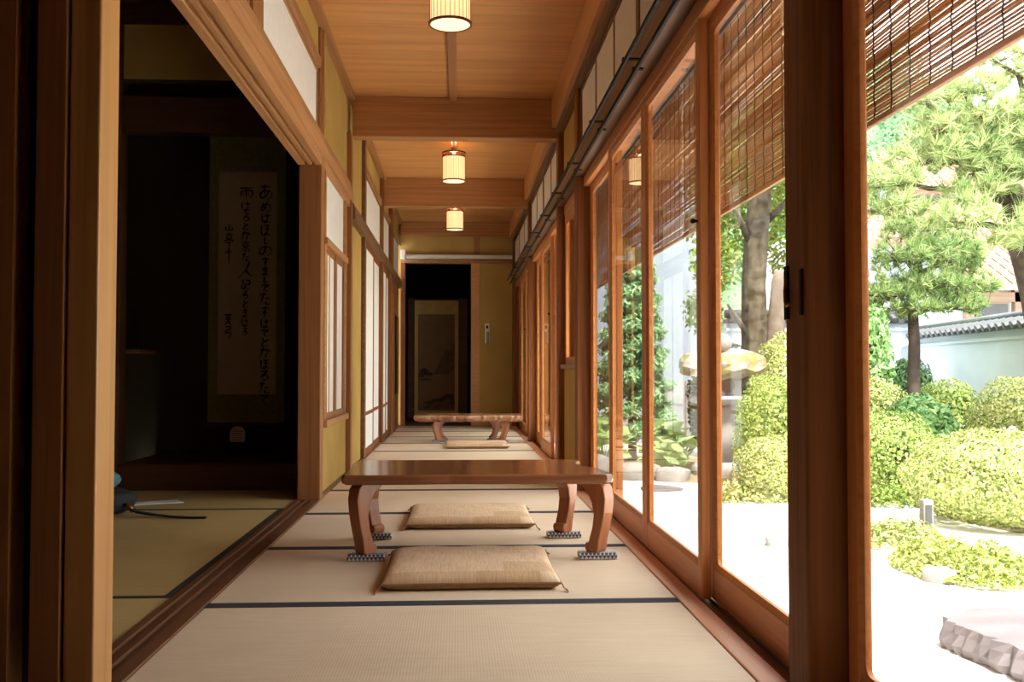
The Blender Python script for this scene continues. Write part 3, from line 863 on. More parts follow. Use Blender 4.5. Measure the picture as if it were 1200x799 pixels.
# adjoining space seen past the jamb
wx = MB().box(-2.4, -2.3, 0.5, 2.115, -0.06, 2.95).box(-2.3, -0.86, 0.4, 0.5, -0.06, 2.95)
wx = wx.build('wall_side', M['post'])
tag(wx, 'dark boarded walls of the space in front of the brown jamb', 'wall', kind='structure')
f3 = box(-2.4, XL, 0.4, 2.115, -0.16, -0.003).build('floor', M['sill'])
tag(f3, 'dark board floor in front of the brown jamb', 'floor', kind='structure')

# ------------------------------------------------------------------ hanging scroll with brush writing
sx0, sx1, sy = -1.657, -1.154, 6.70
e = empty('hanging_scroll', ((sx0 + sx1) / 2, sy, 0.345), 'green and gold hanging scroll with brushed black writing in the alcove', 'scroll')
box(sx0, sx1, sy, sy + 0.004, 0.352, 2.268).build('mounting_cloth', M['scroll'], e)
box(-1.594, -1.211, sy - 0.003, sy, 0.55, 2.035).build('paper', M['scrollpaper'], e)
box(-1.594, -1.211, sy - 0.003, sy, 2.037, 2.065).build('band', M['band'], e)
MB().tube([(sx0 - 0.025, sy, 0.35), (sx0, sy, 0.35), (sx1, sy, 0.35), (sx1 + 0.025, sy, 0.35)], [0.013, 0.015, 0.015, 0.013], 12).build('roller', M['toko'], e, smooth=True)
MB().tube([(sx0, sy, 2.275), (sx1, sy, 2.275)], 0.008, 8).build('top_rod', M['toko'], e, smooth=True)
GL = {
 'a': [[(.15, .85), (.8, .88)], [(.45, 1), (.42, .6), (.5, .2)], [(.75, .62), (.5, .25), (.2, .15), (.12, .38), (.4, .6), (.8, .52), (.92, .25), (.6, .02)]],
 'me': [[(.25, .9), (.35, .5), (.5, .2)], [(.65, .95), (.4, .3), (.15, .2), (.15, .5), (.5, .72), (.85, .6), (.85, .2), (.6, .02)]],
 'ha': [[(.15, .9), (.1, .5), (.2, .1)], [(.4, .7), (.9, .74)], [(.65, .95), (.66, .3), (.45, .08), (.4, .25), (.9, .1)]],
 'ho': [[(.2, .9), (.12, .4), (.25, .05)], [(.4, .88), (.85, .9)], [(.45, .62), (.85, .64)], [(.65, .88), (.62, .25), (.4, .1), (.5, .3), (.95, .08)]],
 'no': [[(.5, .85), (.4, .35), (.15, .2), (.08, .5), (.3, .85), (.75, .85), (.92, .45), (.65, .05)]],
 'shi': [[(.4, 1), (.36, .4), (.5, .1), (.85, .3)]],
 'su': [[(.15, .78), (.9, .82)], [(.55, 1), (.55, .45), (.4, .35), (.45, .55), (.6, .4), (.35, .0)]],
 'te': [[(.1, .85), (.9, .9), (.45, .6), (.4, .25), (.75, .05)]],
 'ta': [[(.1, .8), (.6, .84)], [(.4, 1), (.15, .1)], [(.55, .5), (.85, .52)], [(.55, .3), (.6, .08), (.95, .1)]],
 'ma': [[(.2, .85), (.85, .87)], [(.25, .62), (.8, .64)], [(.55, 1), (.55, .25), (.3, .08), (.3, .25), (.85, .05)]],
 'ka': [[(.15, .7), (.7, .75), (.6, .15), (.45, .1)], [(.4, 1), (.15, .05)], [(.8, .8), (.95, .55)]],
 'ru': [[(.2, .9), (.75, .9), (.2, .4), (.6, .55), (.85, .3), (.5, .05), (.35, .2)]],
 'to': [[(.3, .95), (.42, .55)], [(.85, .75), (.35, .45), (.25, .15), (.85, .08)]],
 'ame': [[(.05, .92), (.95, .95)], [(.18, .70), (.12, .25)], [(.18, .68), (.9, .72), (.86, .28), (.76, .2)], [(.5, .93), (.5, .1)], [(.3, .55), (.36, .48)], [(.3, .38), (.36, .3)], [(.64, .56), (.7, .48)], [(.64, .38), (.7, .3)]],
 'kyo': [[(.5, 1), (.5, .86)], [(.1, .8), (.9, .84)], [(.28, .66), (.28, .46), (.72, .46), (.72, .66), (.28, .66)], [(.5, .46), (.5, .05), (.4, .1)], [(.3, .3), (.12, .12)], [(.68, .3), (.9, .12)]],
 'hito': [[(.75, 1), (.5, .5), (.05, .0)], [(.5, .5), (.8, .2), (1.0, .12)]],
 'ki': [[(.12, .9), (.4, .9)], [(.1, .7), (.42, .7)], [(.15, .5), (.15, .15), (.4, .15), (.4, .5), (.15, .5)], [(.55, .85), (.9, .86), (.88, .5), (.58, .5), (.58, .12), (.98, .12)]],
 'yama': [[(.5, 1), (.5, .35)], [(.15, .7), (.15, .3), (.85, .3), (.85, .75)]],
 'tei': [[(.5, 1), (.5, .88)], [(.1, .84), (.92, .86)], [(.3, .72), (.3, .58), (.7, .58), (.7, .72), (.3, .72)], [(.1, .35), (.1, .48), (.9, .48), (.9, .35)], [(.25, .32), (.78, .34)], [(.52, .33), (.52, .0)]],
 'ju': [[(.1, .68), (.9, .7)], [(.5, 1.0), (.5, -.25)]],
 'fu': [[(.1, .9), (.9, .92)], [(.32, 1), (.3, .8)], [(.68, 1), (.7, .8)], [(.2, .68), (.8, .7)], [(.12, .5), (.9, .52)], [(.5, .7), (.42, .3), (.08, .02)], [(.5, .48), (.65, .2), (.95, .0)]],
 'kyu': [[(.2, .9), (.75, .92), (.72, .66), (.25, .62), (.2, .4), (.8, .42), (.75, .1), (.5, .02)]],
}
def writing(name, col, x, ztop, w, ink=1.0):
    mb = MB()
    z = ztop
    for ch, h, sc in col:
        for st in GL[ch]:
            pts = [(x + (p[0] - 0.5) * w * sc + rnd.uniform(-.002, .002), z - h + p[1] * h) for p in st]
            fine = []
            for i in range(len(pts) - 1):          # smooth brush path
                p0 = pts[max(i - 1, 0)]; p1 = pts[i]; p2 = pts[i + 1]; p3 = pts[min(i + 2, len(pts) - 1)]
                for t in np.linspace(0, 1, 7)[: 7 if i == len(pts) - 2 else 6]:
                    fine.append(tuple(0.5 * ((2 * p1[k]) + (-p0[k] + p2[k]) * t + (2 * p0[k] - 5 * p1[k] + 4 * p2[k] - p3[k]) * t * t + (-p0[k] + 3 * p1[k] - 3 * p2[k] + p3[k]) * t ** 3) for k in (0, 1)))
            n = len(fine)
            L, Rr = [], []
            for i, p in enumerate(fine):
                a = fine[max(i - 1, 0)]; b_ = fine[min(i + 1, n - 1)]
                dx, dz = b_[0] - a[0], b_[1] - a[1]
                m = math.hypot(dx, dz) + 1e-9
                t = i / (n - 1)
                hw = 0.0044 * ink * (0.55 + 0.6 * math.sin(math.pi * min(1, t * 0.9 + 0.25)) * (0.8 + 0.4 * math.sin(7 * t + z * 9)))
                L.append((p[0] - dz / m * hw, p[1] + dx / m * hw)); Rr.append((p[0] + dz / m * hw, p[1] - dx / m * hw))
            vs = [(q[0], sy - 0.0042, q[1]) for q in L] + [(q[0], sy - 0.0042, q[1]) for q in Rr]
            mb.add(vs, [(i, i + 1, n + i + 1, n + i) for i in range(n - 1)])
        z -= h * 1.06
    mb.build(name, M['ink'], e)
writing('writing_column', [('a', .105, 1.15), ('me', .075, .9), ('ha', .07, .8), ('ho', .085, .9), ('shi', .05, .6), ('no', .075, 1.1), ('su', .06, .7), ('ma', .06, .8), ('shi', .05, .5), ('te', .05, .7), ('ta', .085, 1.0), ('su', .08, .8), ('ha', .07, .7), ('te', .05, .7), ('to', .06, .8), ('ka', .075, 1.0), ('ho', .07, .8), ('ru', .07, .8), ('ta', .08, .9), ('te', .07, .8)], -1.285, 1.95, 0.085, 1.1)
writing('writing_column', [('ame', .085, 1.2), ('ha', .075, .9), ('ru', .06, .7), ('to', .055, .6), ('ka', .06, .8), ('kyo', .08, .8), ('ta', .055, .7), ('hito', .11, 1.3), ('ki', .07, .8), ('ru', .06, .5), ('to', .055, .6), ('ma', .06, .6), ('ha', .06, .6), ('ru', .05, .5)], -1.415, 1.93, 0.080, 1.0)
writing('signature_column', [('yama', .05, .9), ('tei', .10, 1.0), ('ju', .08, .9)], -1.525, 1.68, 0.060, 1.05)
writing('signature_column', [('fu', .075, .9), ('kyu', .08, .8)], -1.525, 1.085, 0.060, 1.2)
e = empty('paper_card', (-1.452, 6.68, 0.155), 'small pale rounded card under the hanging scroll', 'card')
pts = [(-0.048, 0.0), (0.048, 0.0)] + [(0.048 * math.cos(t), 0.060 + 0.045 * math.sin(t)) for t in np.linspace(0, math.pi, 9)]
MB().prism(pts, 6.66, 6.668, lambda a, b, t: (-1.452 + a, t, 0.238 + b)).build('card', M['sheet'], e)
box(-1.515, -1.39, 6.62, 6.69, 0.156, 0.238).build('stand', M['dark'], e, 0.003)
for i in range(5):
    box(-1.487, -1.417, 6.6585, 6.66, 0.250 + i * 0.014, 0.255 + i * 0.014).build('printed_line', M['band'], e)

# ------------------------------------------------------------------ bag on the side room floor
e = empty('backpack', (-1.72, 5.02, 0.0016), 'black bag with a strap trailing over the side room mat', 'bag')
V = []; nU, nV = 18, 12
mb = MB()
for j in range(nV + 1):
    v = -math.pi / 2 + math.pi * j / nV
    for i in range(nU):
        u = 2 * math.pi * i / nU
        cu, su, cv, sv = math.cos(u), math.sin(u), math.cos(v), math.sin(v)
        sg = lambda q, p: math.copysign(abs(q) ** p, q)
        rr_ = 1 + 0.06 * math.sin(3 * u + 4 * v)
        mb.v.append((-1.77 + 0.17 * sg(cu, .7) * sg(cv, .6) * rr_, 5.02 + 0.13 * sg(su, .7) * sg(cv, .6) * rr_, 0.064 + 0.062 * sg(sv, .6)))
for j in range(nV):
    for i in range(nU):
        mb.f.append((j * nU + i, j * nU + (i + 1) % nU, (j + 1) * nU + (i + 1) % nU, (j + 1) * nU + i))
mb.build('bag_body', M['bag'], e, smooth=True)
sp = [(-1.62, 4.96, 0.06), (-1.55, 4.93, 0.022), (-1.46, 4.90, 0.012), (-1.36, 4.86, 0.008), (-1.26, 4.84, 0.006), (-1.20, 4.84, 0.006)]
mb = MB()
for i in range(len(sp) - 1):
    a, b_ = Vector(sp[i]), Vector(sp[i + 1])
    w = 0.018 if i < 2 else 0.012
    mb.add([a + Vector((0, -w, -.004)), b_ + Vector((0, -w, -.004)), b_ + Vector((0, w, -.004)), a + Vector((0, w, -.004)), a + Vector((0, -w, .004)), b_ + Vector((0, -w, .004)), b_ + Vector((0, w, .004)), a + Vector((0, w, .004))],
           [(0, 3, 2, 1), (4, 5, 6, 7), (0, 1, 5, 4), (2, 3, 7, 6), (1, 2, 6, 5), (3, 0, 4, 7)])
mb.build('strap', M['bag'], e)
MB().tube([(-1.86, 5.02, 0.118), (-1.85, 5.02, 0.165), (-1.79, 5.02, 0.165), (-1.78, 5.02, 0.120)], 0.007, 7).build('carry_handle', M['bag'], e, smooth=True)
box(-1.86, -1.69, 4.872, 4.905, 0.025, 0.092).build('front_pocket', M['bag'], e, 0.012)
box(-1.85, -1.70, 4.868, 4.873, 0.080, 0.085).build('zip', M['greywall'], e)
MB().tube([(-1.61, 4.95, 0.05), (-1.585, 4.94, 0.045), (-1.575, 4.935, 0.02)], [0.012, 0.016, 0.008], 8).build('buckle', M['brass'], e, smooth=True)
e = empty('folded_cloth', (-1.72, 5.0, 0.126), 'crumpled teal and white cloth lying on the black bag', 'cloth')
mb = MB()
for j in range(9):
    v = -math.pi / 2 + math.pi * j / 8
    for i in range(14):
        u = 2 * math.pi * i / 14
        r_ = 1 + 0.18 * math.sin(5 * u + 3 * v) + 0.1 * math.sin(7 * v)
        mb.v.append((-1.715 + 0.055 * math.cos(u) * math.cos(v) * r_, 5.0 + 0.06 * math.sin(u) * math.cos(v) * r_, 0.172 + 0.045 * math.sin(v)))
for j in range(8):
    for i in range(14):
        mb.f.append((j * 14 + i, j * 14 + (i + 1) % 14, (j + 1) * 14 + (i + 1) % 14, (j + 1) * 14 + i))
mb.build('cloth', M['teal'], e, smooth=True)
o = MB().prism([(-1.72, 5.30), (-1.46, 5.42), (-1.52, 5.52), (-1.78, 5.40)], 0.0, 0.004, lambda a, b, t: (a, b, 0.0018 + t)).build('paper_sheet', M['sheet'])
tag(o, 'white sheet of paper lying on the mat behind the black bag', 'paper')

# ------------------------------------------------------------------ ceiling lamps
def lamp(y, label):
    x = -0.04
    zb = 2.325
    e = empty('ceiling_lamp', (x, y, zb), label, 'lamp', 'cylindrical paper lamps along the ceiling')
    r = 0.1
    MB().lathe((x, y, zb), [(r - 0.006, 0.004), (r - 0.006, 0.205)], 40).build('paper_shade', M['lamp'], e, smooth=False)
    MB().lathe((x, y, zb), [(0.001, -0.002), (r - 0.008, -0.002), (r - 0.008, 0.004), (0.001, 0.004)], 40).build('diffuser', M['lampb'], e)
    def ring(z0, z1, ro, ri, nm):
        n = 40
        vs = []
        for (rr_, zz) in ((ro, z0), (ro, z1), (ri, z1), (ri, z0)):
            for k in range(n):
                a = 2 * math.pi * k / n
                vs.append((x + rr_ * math.cos(a), y + rr_ * math.sin(a), zb + zz))
        fs = []
        for q in range(4):
            for k in range(n):
                fs.append((q * n + k, q * n + (k + 1) % n, ((q + 1) % 4) * n + (k + 1) % n, ((q + 1) % 4) * n + k))
        MB().add(vs, fs).build(nm, M['lamprim'], e)
    ring(-0.004, 0.006, r + 0.003, r - 0.008, 'bottom_rim')
    ring(0.200, 0.212, r + 0.002, r - 0.008, 'upper_rim')
    ring(0.232, 0.244, r + 0.002, r - 0.008, 'top_rim')
    for k in range(28):
        a = 2 * math.pi * k / 28
        cx, cy = x + (r - 0.004) * math.cos(a), y + (r - 0.004) * math.sin(a)
        box(cx - 0.0013, cx + 0.0013, cy - 0.0013, cy + 0.0013, zb + 0.006, zb + 0.20).build('rib', M['lamprib'], e)
    for k in range(4):
        a = 2 * math.pi * (k + .5) / 4
        cx, cy = x + (r - 0.006) * math.cos(a), y + (r - 0.006) * math.sin(a)
        box(cx - 0.004, cx + 0.004, cy - 0.004, cy + 0.004, zb + 0.205, zb + 0.238).build('spacer', M['lamprim'], e)
    mb = MB().box(x - r, x + r, y - 0.012, y + 0.012, zb + 0.232, zb + 0.244).box(x - 0.012, x + 0.012, y - r, y + r, zb + 0.232, zb + 0.244)
    mb.build('cross_bar', M['lamprim'], e)
    MB().lathe((x, y, zb), [(0.020, 0.243), (0.022, 0.25), (0.022, ZC - 0.0275 - zb)], 14).build('mount', M['batten'], e)
    ld = bpy.data.lights.new('lamp_bulb', 'POINT')
    ld.energy = 2.2; ld.color = (1.0, 0.66, 0.34); ld.shadow_soft_size = 0.03
    lo = bpy.data.objects.new('lamp_bulb', ld); C.objects.link(lo)
    lo.parent = e; lo.location = (0, 0, 0.225)
lamp(4.62, 'round ribbed paper lamp on the viewpoint side of the first visible beam')
lamp(8.46, 'round ribbed paper lamp between the two visible ceiling beams')
lamp(11.35, 'round ribbed paper lamp closest to the end wall')

# ------------------------------------------------------------------ low table
tz = 0.325
e = empty('low_table', (0.08, 3.98, 0.0), 'long polished brown low table with curved legs next to the two straw cushions', 'table')
outline = [(-0.42, 3.70), (-0.425, 3.66), (-0.415, 3.645), (-0.33, 3.64), (-0.16, 3.638), (-0.03, 3.650), (0.06, 3.643), (0.25, 3.640), (0.42, 3.632), (0.545, 3.628), (0.565, 3.638), (0.572, 3.66), (0.565, 3.76),
           (0.55, 3.88), (0.50, 3.98), (0.49, 4.10), (0.515, 4.20), (0.50, 4.255), (0.30, 4.262), (0.0, 4.27), (-0.25, 4.265), (-0.40, 4.268), (-0.425, 4.25), (-0.43, 4.10), (-0.422, 3.90)]
outline = [(a, b) for a, b in outline]
n = len(outline)
cxm = sum(p[0] for p in outline) / n; cym = sum(p[1] for p in outline) / n
mb = MB()
rings = [(0.0, -0.036, 0.014), (0.0, -0.030, 0.004), (0.0, -0.018, 0.0), (0.0, -0.006, 0.002), (0.0, 0.0, 0.010)]
for _, dz, ins in rings:
    for (a, b_) in outline:
        d = math.hypot(a - cxm, b_ - cym)
        mb.v.append((a - (a - cxm) / d * ins, b_ - (b_ - cym) / d * ins, tz + dz))
for r_ in range(4):
    for i in range(n):
        mb.f.append((r_ * n + i, r_ * n + (i + 1) % n, (r_ + 1) * n + (i + 1) % n, (r_ + 1) * n + i))
mb.f.append(tuple(range(n))[::-1]); mb.f.append(tuple(4 * n + i for i in range(n)))
mb.build('tabletop', M['table'], e)
# leg outline in (outward distance, height)
LEG = [(-0.085, 0.265), (0.030, 0.265), (0.052, 0.245), (0.060, 0.205), (0.055, 0.150), (0.043, 0.095), (0.030, 0.045), (0.026, 0.012), (0.020, 0.0), (-0.026, 0.0), (-0.034, 0.010), (-0.036, 0.026), (-0.028, 0.036), (-0.018, 0.036),
       (-0.014, 0.050), (0.000, 0.095), (0.006, 0.140), (-0.002, 0.185), (-0.022, 0.222), (-0.055, 0.245)]
def curved_leg(cx, cy, ang, zb, h, thick, par, mat, scale=1.0):
    d = (math.cos(ang), math.sin(ang)); q = (-d[1], d[0])
    s = h / 0.265
    return MB().prism([(a * scale, b * s) for a, b in LEG], -thick / 2, thick / 2, lambda a, b, t: (cx + d[0] * a + q[0] * t, cy + d[1] * a + q[1] * t, zb + b)).build('leg', mat, par, 0.004)
lz = 0.026
feet = [(-0.345, 3.745, R(225)), (0.520, 3.735, R(315)), (-0.350, 4.215, R(135)), (0.445, 4.215, R(45))]
for (fx, fy, an) in feet:
    curved_leg(fx, fy, an, lz, tz - 0.036 - lz + 0.001, 0.058, e, M['tleg'])
for i, (fx, fy, an) in enumerate(feet):
    z0 = 0.0 if i not in () else 0
    o = MB().box(fx - 0.075 + (0.01 if i % 2 == 0 else 0.005), fx + 0.075, fy - 0.028, fy + 0.032, 0.0018, lz).build('leg_pad', M['check'], bevel=0.006)
    tag(o, ['checked cloth pad under the low table leg by the front straw cushion', 'checked cloth pad under the low table leg by the glass doors, front cushion side',
            'checked cloth pad under the low table leg by the ochre wall, rear cushion side', 'checked cloth pad under the low table leg by the glass doors, rear cushion side'][i], 'pad', 'checked pads under the low table legs')

# ------------------------------------------------------------------ floor cushions
def zabuton(cx, cy, w, d, t, label, rz=0.0, seed=0, tassel=True):
    e = empty('floor_cushion', (cx, cy, 0.002), label, 'cushion', 'straw floor cushions', rz=0.0)
    r_ = random.Random(seed)
    n = 26
    V = []; F = []
    def pt(u, v, s):
        pu, pv = abs(u), abs(v)
        prof = max(0, (1 - pu ** 14)) ** 0.5 * max(0, (1 - pv ** 14)) ** 0.5 * (0.86 + 0.14 * (1 - pu * pu) * (1 - pv * pv))
        pin = 1 - 0.018 * (1 - pv ** 2) * (pu ** 4); pin2 = 1 - 0.018 * (1 - pu ** 2) * (pv ** 4)
        z = t * 0.42 + (t * 0.58 * prof if s > 0 else -t * 0.42 * min(1, prof * 1.6))
        if s > 0: z += 0.002 * math.sin(9 * u + seed) * math.cos(7 * v + seed) * prof
        x, y = u * w / 2 * pin, v * d / 2 * pin2
        return (cx + x * math.cos(rz) - y * math.sin(rz), cy + x * math.sin(rz) + y * math.cos(rz), 0.002 + z)
    sgrid = [math.sin(math.pi / 2 * (2 * i / n - 1)) for i in range(n + 1)]
    for s in (1, -1):
        mb = MB()
        for j in range(n + 1):
            for i in range(n + 1):
                mb.v.append(pt(sgrid[i], sgrid[j], s))
        for j in range(n):
            for i in range(n):
                q = (j * (n + 1) + i, j * (n + 1) + i + 1, (j + 1) * (n + 1) + i + 1, (j + 1) * (n + 1) + i)
                mb.f.append(q if s > 0 else q[::-1])
        mb.build('top_cover' if s > 0 else 'under_cover', M['zabuton'] if s > 0 else M['zpipe'], e, smooth=True)
    ring = [pt(a, -1, 1) for a in sgrid] + [pt(1, a, 1) for a in sgrid[1:]] + [pt(-a, 1, 1) for a in sgrid[1:]] + [pt(-1, -a, 1) for a in sgrid[1:]]
    MB().tube(ring, 0.004, 6, cap=False).build('piping', M['zpipe'], e, smooth=True)
    if tassel:
        for (u, v) in ((-1, -1), (1, -1), (1, 1), (-1, 1)):
            p = pt(u, v, 1)
            mb = MB()
            k = (p[0] + u * 0.008, p[1] + v * 0.008, 0.010)
            mb.tube([p, ((p[0] + k[0]) / 2, (p[1] + k[1]) / 2, p[2] * 0.9), k], 0.0022, 5)
            for q in range(7):
                a = r_.uniform(-1.0, 1.0)
                mb.tube([k, (k[0] + u * 0.010 * math.cos(a), k[1] + v * 0.010 + 0.012 * math.sin(a), 0.006), (k[0] + u * 0.012 * math.cos(a), k[1] + v * 0.022 + 0.02 * math.sin(a), 0.0032)], 0.0016, 4)
            mb.build('tassel', M['red'], e)
zabuton(0.043, 3.50, 0.575, 0.60, 0.050, 'straw patchwork cushion on the viewpoint side of the polished low table', seed=3)
zabuton(0.055, 4.74, 0.575, 0.60, 0.048, 'straw patchwork cushion on the far side of the polished low table', seed=5)
zabuton(0.175, 9.35, 0.58, 0.58, 0.045, 'straw cushion in front of the live edge low table', seed=8, tassel=False)

# ------------------------------------------------------------------ far live edge table
bz = 0.268
e = empty('low_table', (0.11, 10.1, 0.0), 'rough live edge slab low table in front of the dark doorway', 'table')
pts = []
r_ = random.Random(4)
for i in range(40):
    t = i / 39
    pts.append((-0.44 + 1.08 * t, 9.84 + 0.025 * math.sin(9 * t + 1) + r_.uniform(-.014, .014) + (0.05 * (1 - 8 * t) if t < .12 else 0)))
for i in range(24):
    t = 1 - i / 23
    pts.append((-0.42 + 1.07 * t, 10.36 + 0.04 * math.sin(6 * t) + r_.uniform(-.015, .015)))
n = len(pts)
mb = MB()
for dz, ins in ((-0.062, 0.03), (-0.045, 0.008), (-0.02, 0.0), (-0.005, 0.006), (0, 0.016)):
    for (a, b_) in pts:
        mb.v.append((a - math.copysign(ins * min(1, abs(a - .1) * 3), a - 0.1), b_ - math.copysign(ins, b_ - 10.1), bz + dz + r_.uniform(-.004, .004) * (dz < -.01)))
for k in range(4):
    for i in range(n):
        mb.f.append((k * n + i, k * n + (i + 1) % n, (k + 1) * n + (i + 1) % n, (k + 1) * n + i))
mb.f.append(tuple(range(n))[::-1]); mb.f.append(tuple(4 * n + i for i in range(n)))
mb.build('tabletop', M['bench'], e)
bf = [(-0.19, 9.97, R(200)), (0.44, 9.95, R(330)), (-0.17, 10.22, R(150)), (0.36, 10.22, R(20))]
for (fx, fy, an) in bf:
    curved_leg(fx, fy, an, 0.02, bz - 0.06 - 0.02 + 0.008, 0.055, e, M['tleg'], 1.15)
for i, (fx, fy, an) in enumerate(bf):
    o = MB().box(fx - 0.065, fx + 0.065, fy - 0.035, fy + 0.035, 0.0018, 0.02).build('leg_pad', M['greywall'], bevel=0.005)
    tag(o, ['grey pad under the live edge table leg by its cushion and paper doors', 'grey pad under the live edge table leg by its cushion and glass doors', 'grey pad under the live edge table leg closest to the doorway and the paper doors', 'grey pad under the live edge table leg closest to the doorway and the glass doors'][i], 'pad', 'grey pads under the live edge table')

# ------------------------------------------------------------------ bamboo blinds
def slat_mesh(seed, L):
    r2 = random.Random(seed)
    pts = []; rad = []
    n = 7
    for i in range(n):
        pts.append((r2.uniform(-.0008, .0008), -L / 2 + L * i / (n - 1), r2.uniform(-.0011, .0011)))
        rad.append(0.0034 * r2.uniform(0.8, 1.25))
    mb = MB().tube(pts, rad, 5)
    me = bpy.data.meshes.new('slat')
    me.from_pydata(mb.v, [], mb.f); me.update()
    me.materials.append(M['bamboo'])
    return me
BL = 1.885
slats = [slat_mesh(i, BL) for i in range(8)]
blab = ['on the viewpoint side of the broad latch post', 'in front of the pine trees and big clipped azalea', 'in front of the stone lantern and old trunk', 'in front of the white building and cypress',
        'outside the low ochre wall', 'outside the glass doors past the low ochre wall', 'outside the farthest glass doors']
bx = 1.05
for i in range(7):
    y0 = -1.10 + i * 1.900
    e = empty('bamboo_blind', (bx, y0 + BL / 2, 1.335), 'brown bamboo slat blind hanging ' + blab[i], 'blind', 'bamboo blinds under the eave')
    z = 0.004
    while z < 0.705:
        step = 0.0078 + rnd.uniform(-0.0008, 0.0022)
        link_mesh('slat', slats[rnd.randrange(8)], None, e, (rnd.uniform(-.001, .001), rnd.uniform(-.006, .006), z), (rnd.uniform(-.0016, .0016), 0, 0 if rnd.random() < .5 else math.pi))
        z += step
    nc = 19
    for j in range(nc):
        yy = y0 + 0.05 + (BL - 0.1) * j / (nc - 1)
        pp = [(bx - 0.0045 + (0.002 if q % 2 else -0.001), yy + rnd.uniform(-.0025, .0025), 1.334 + 0.71 * q / 24) for q in range(25)]
        MB().tube(pp, 0.0019, 4).build('cord', M['cord'], e)
    box(bx - 0.008, bx + 0.006, y0, y0 + BL, 1.322, 1.336).build('bottom_bar', M['bamboo'], e, 0.003)
    box(bx - 0.010, bx + 0.010, y0, y0 + BL, 2.040, 2.064).build('top_bar', M['eave'], e, 0.003)

# ------------------------------------------------------------------ garden
GZ = -0.45
gm = MB()
nx, ny = 40, 60
for j in range(ny + 1):
    for i in range(nx + 1):
        x = 0.9 + 40 * (i / nx) ** 1.6; y = -8 + 60 * j / ny
        gm.v.append((x, y, GZ + 0.012 * math.sin(x * 1.7 + y) * math.cos(y * 1.3)))
for j in range(ny):
    for i in range(nx):
        a = j * (nx + 1) + i
        gm.f.append((a, a + 1, a + nx + 2, a + nx + 1))
o = gm.build('garden_ground', M['sand'], smooth=True)
tag(o, 'bright white sand ground of the garden', 'ground', kind='structure')
def mound(name, cx, cy, rx, ry, h, mat, label, cat):
    mb = MB()
    n = 40
    mb.v.append((cx, cy, GZ + h)); 
    for k in range(1, 7):
        t = k / 6
        for i in range(n):
            a = 2 * math.pi * i / n
            w = 1 + 0.10 * math.sin(3 * a + 1) + 0.06 * math.sin(7 * a)
            mb.v.append((cx + rx * t * w * math.cos(a), cy + ry * t * w * math.sin(a), GZ - 0.02 + (h + 0.02) * (1 - t * t)))
    for i in range(n):
        mb.f.append((0, 1 + i, 1 + (i + 1) % n))
        for k in range(5):
            mb.f.append((1 + k * n + i, 1 + (k + 1) * n + i, 1 + (k + 1) * n + (i + 1) % n, 1 + k * n + (i + 1) % n))
    return tag(mb.build(name, mat, smooth=True), label, cat, kind='structure')
mound('planting_bed', 5.6, 9.6, 2.2, 3.6, 0.10, M['soil'], 'brown soil bed under the clipped azaleas by the white wall', 'soil')
mound('planting_bed', 3.3, 11.6, 1.7, 2.1, 0.08, M['soil'], 'brown soil bed around the stone lantern and old trunk', 'soil')

def dome_pts(n, rx, ry, h, low=0.12, bumpy=0.05, seed=0):
    rs = np.random.RandomState(seed)
    a = rs.uniform(0, 2 * np.pi, n)
    s = rs.uniform(-low, 1, n)             # area uniform on the sphere
    c = np.sqrt(np.maximum(0, 1 - s * s))
    D = np.stack([c * np.cos(a), c * np.sin(a), s], 1)
    pw = 0.86
    D2 = np.sign(D) * np.abs(D) ** pw
    D2 /= np.linalg.norm(D2, axis=1, keepdims=True) ** 0.35
    b = 1 + bumpy * (np.sin(5 * D[:, 0] + seed) * np.cos(4 * D[:, 1] + 2 * seed) + 0.6 * np.sin(9 * D[:, 2] + 7 * D[:, 0] + seed) + 0.45 * np.sin(17 * D[:, 0] + seed) * np.sin(15 * D[:, 1]) * np.sin(16 * D[:, 2] + 2))
    hc = h * 0.45
    P = np.stack([D2[:, 0] * rx, D2[:, 1] * ry, np.where(D2[:, 2] > 0, hc + D2[:, 2] * (h - hc), hc + D2[:, 2] * hc * 1.08)], 1)
    P[:, :2] *= b[:, None]; P[:, 2] = np.maximum(0.02, P[:, 2] * (0.5 + 0.5 * b))
    N = np.stack([D[:, 0] / rx, D[:, 1] / ry, D[:, 2] / h], 1)
    return P, unit(N)

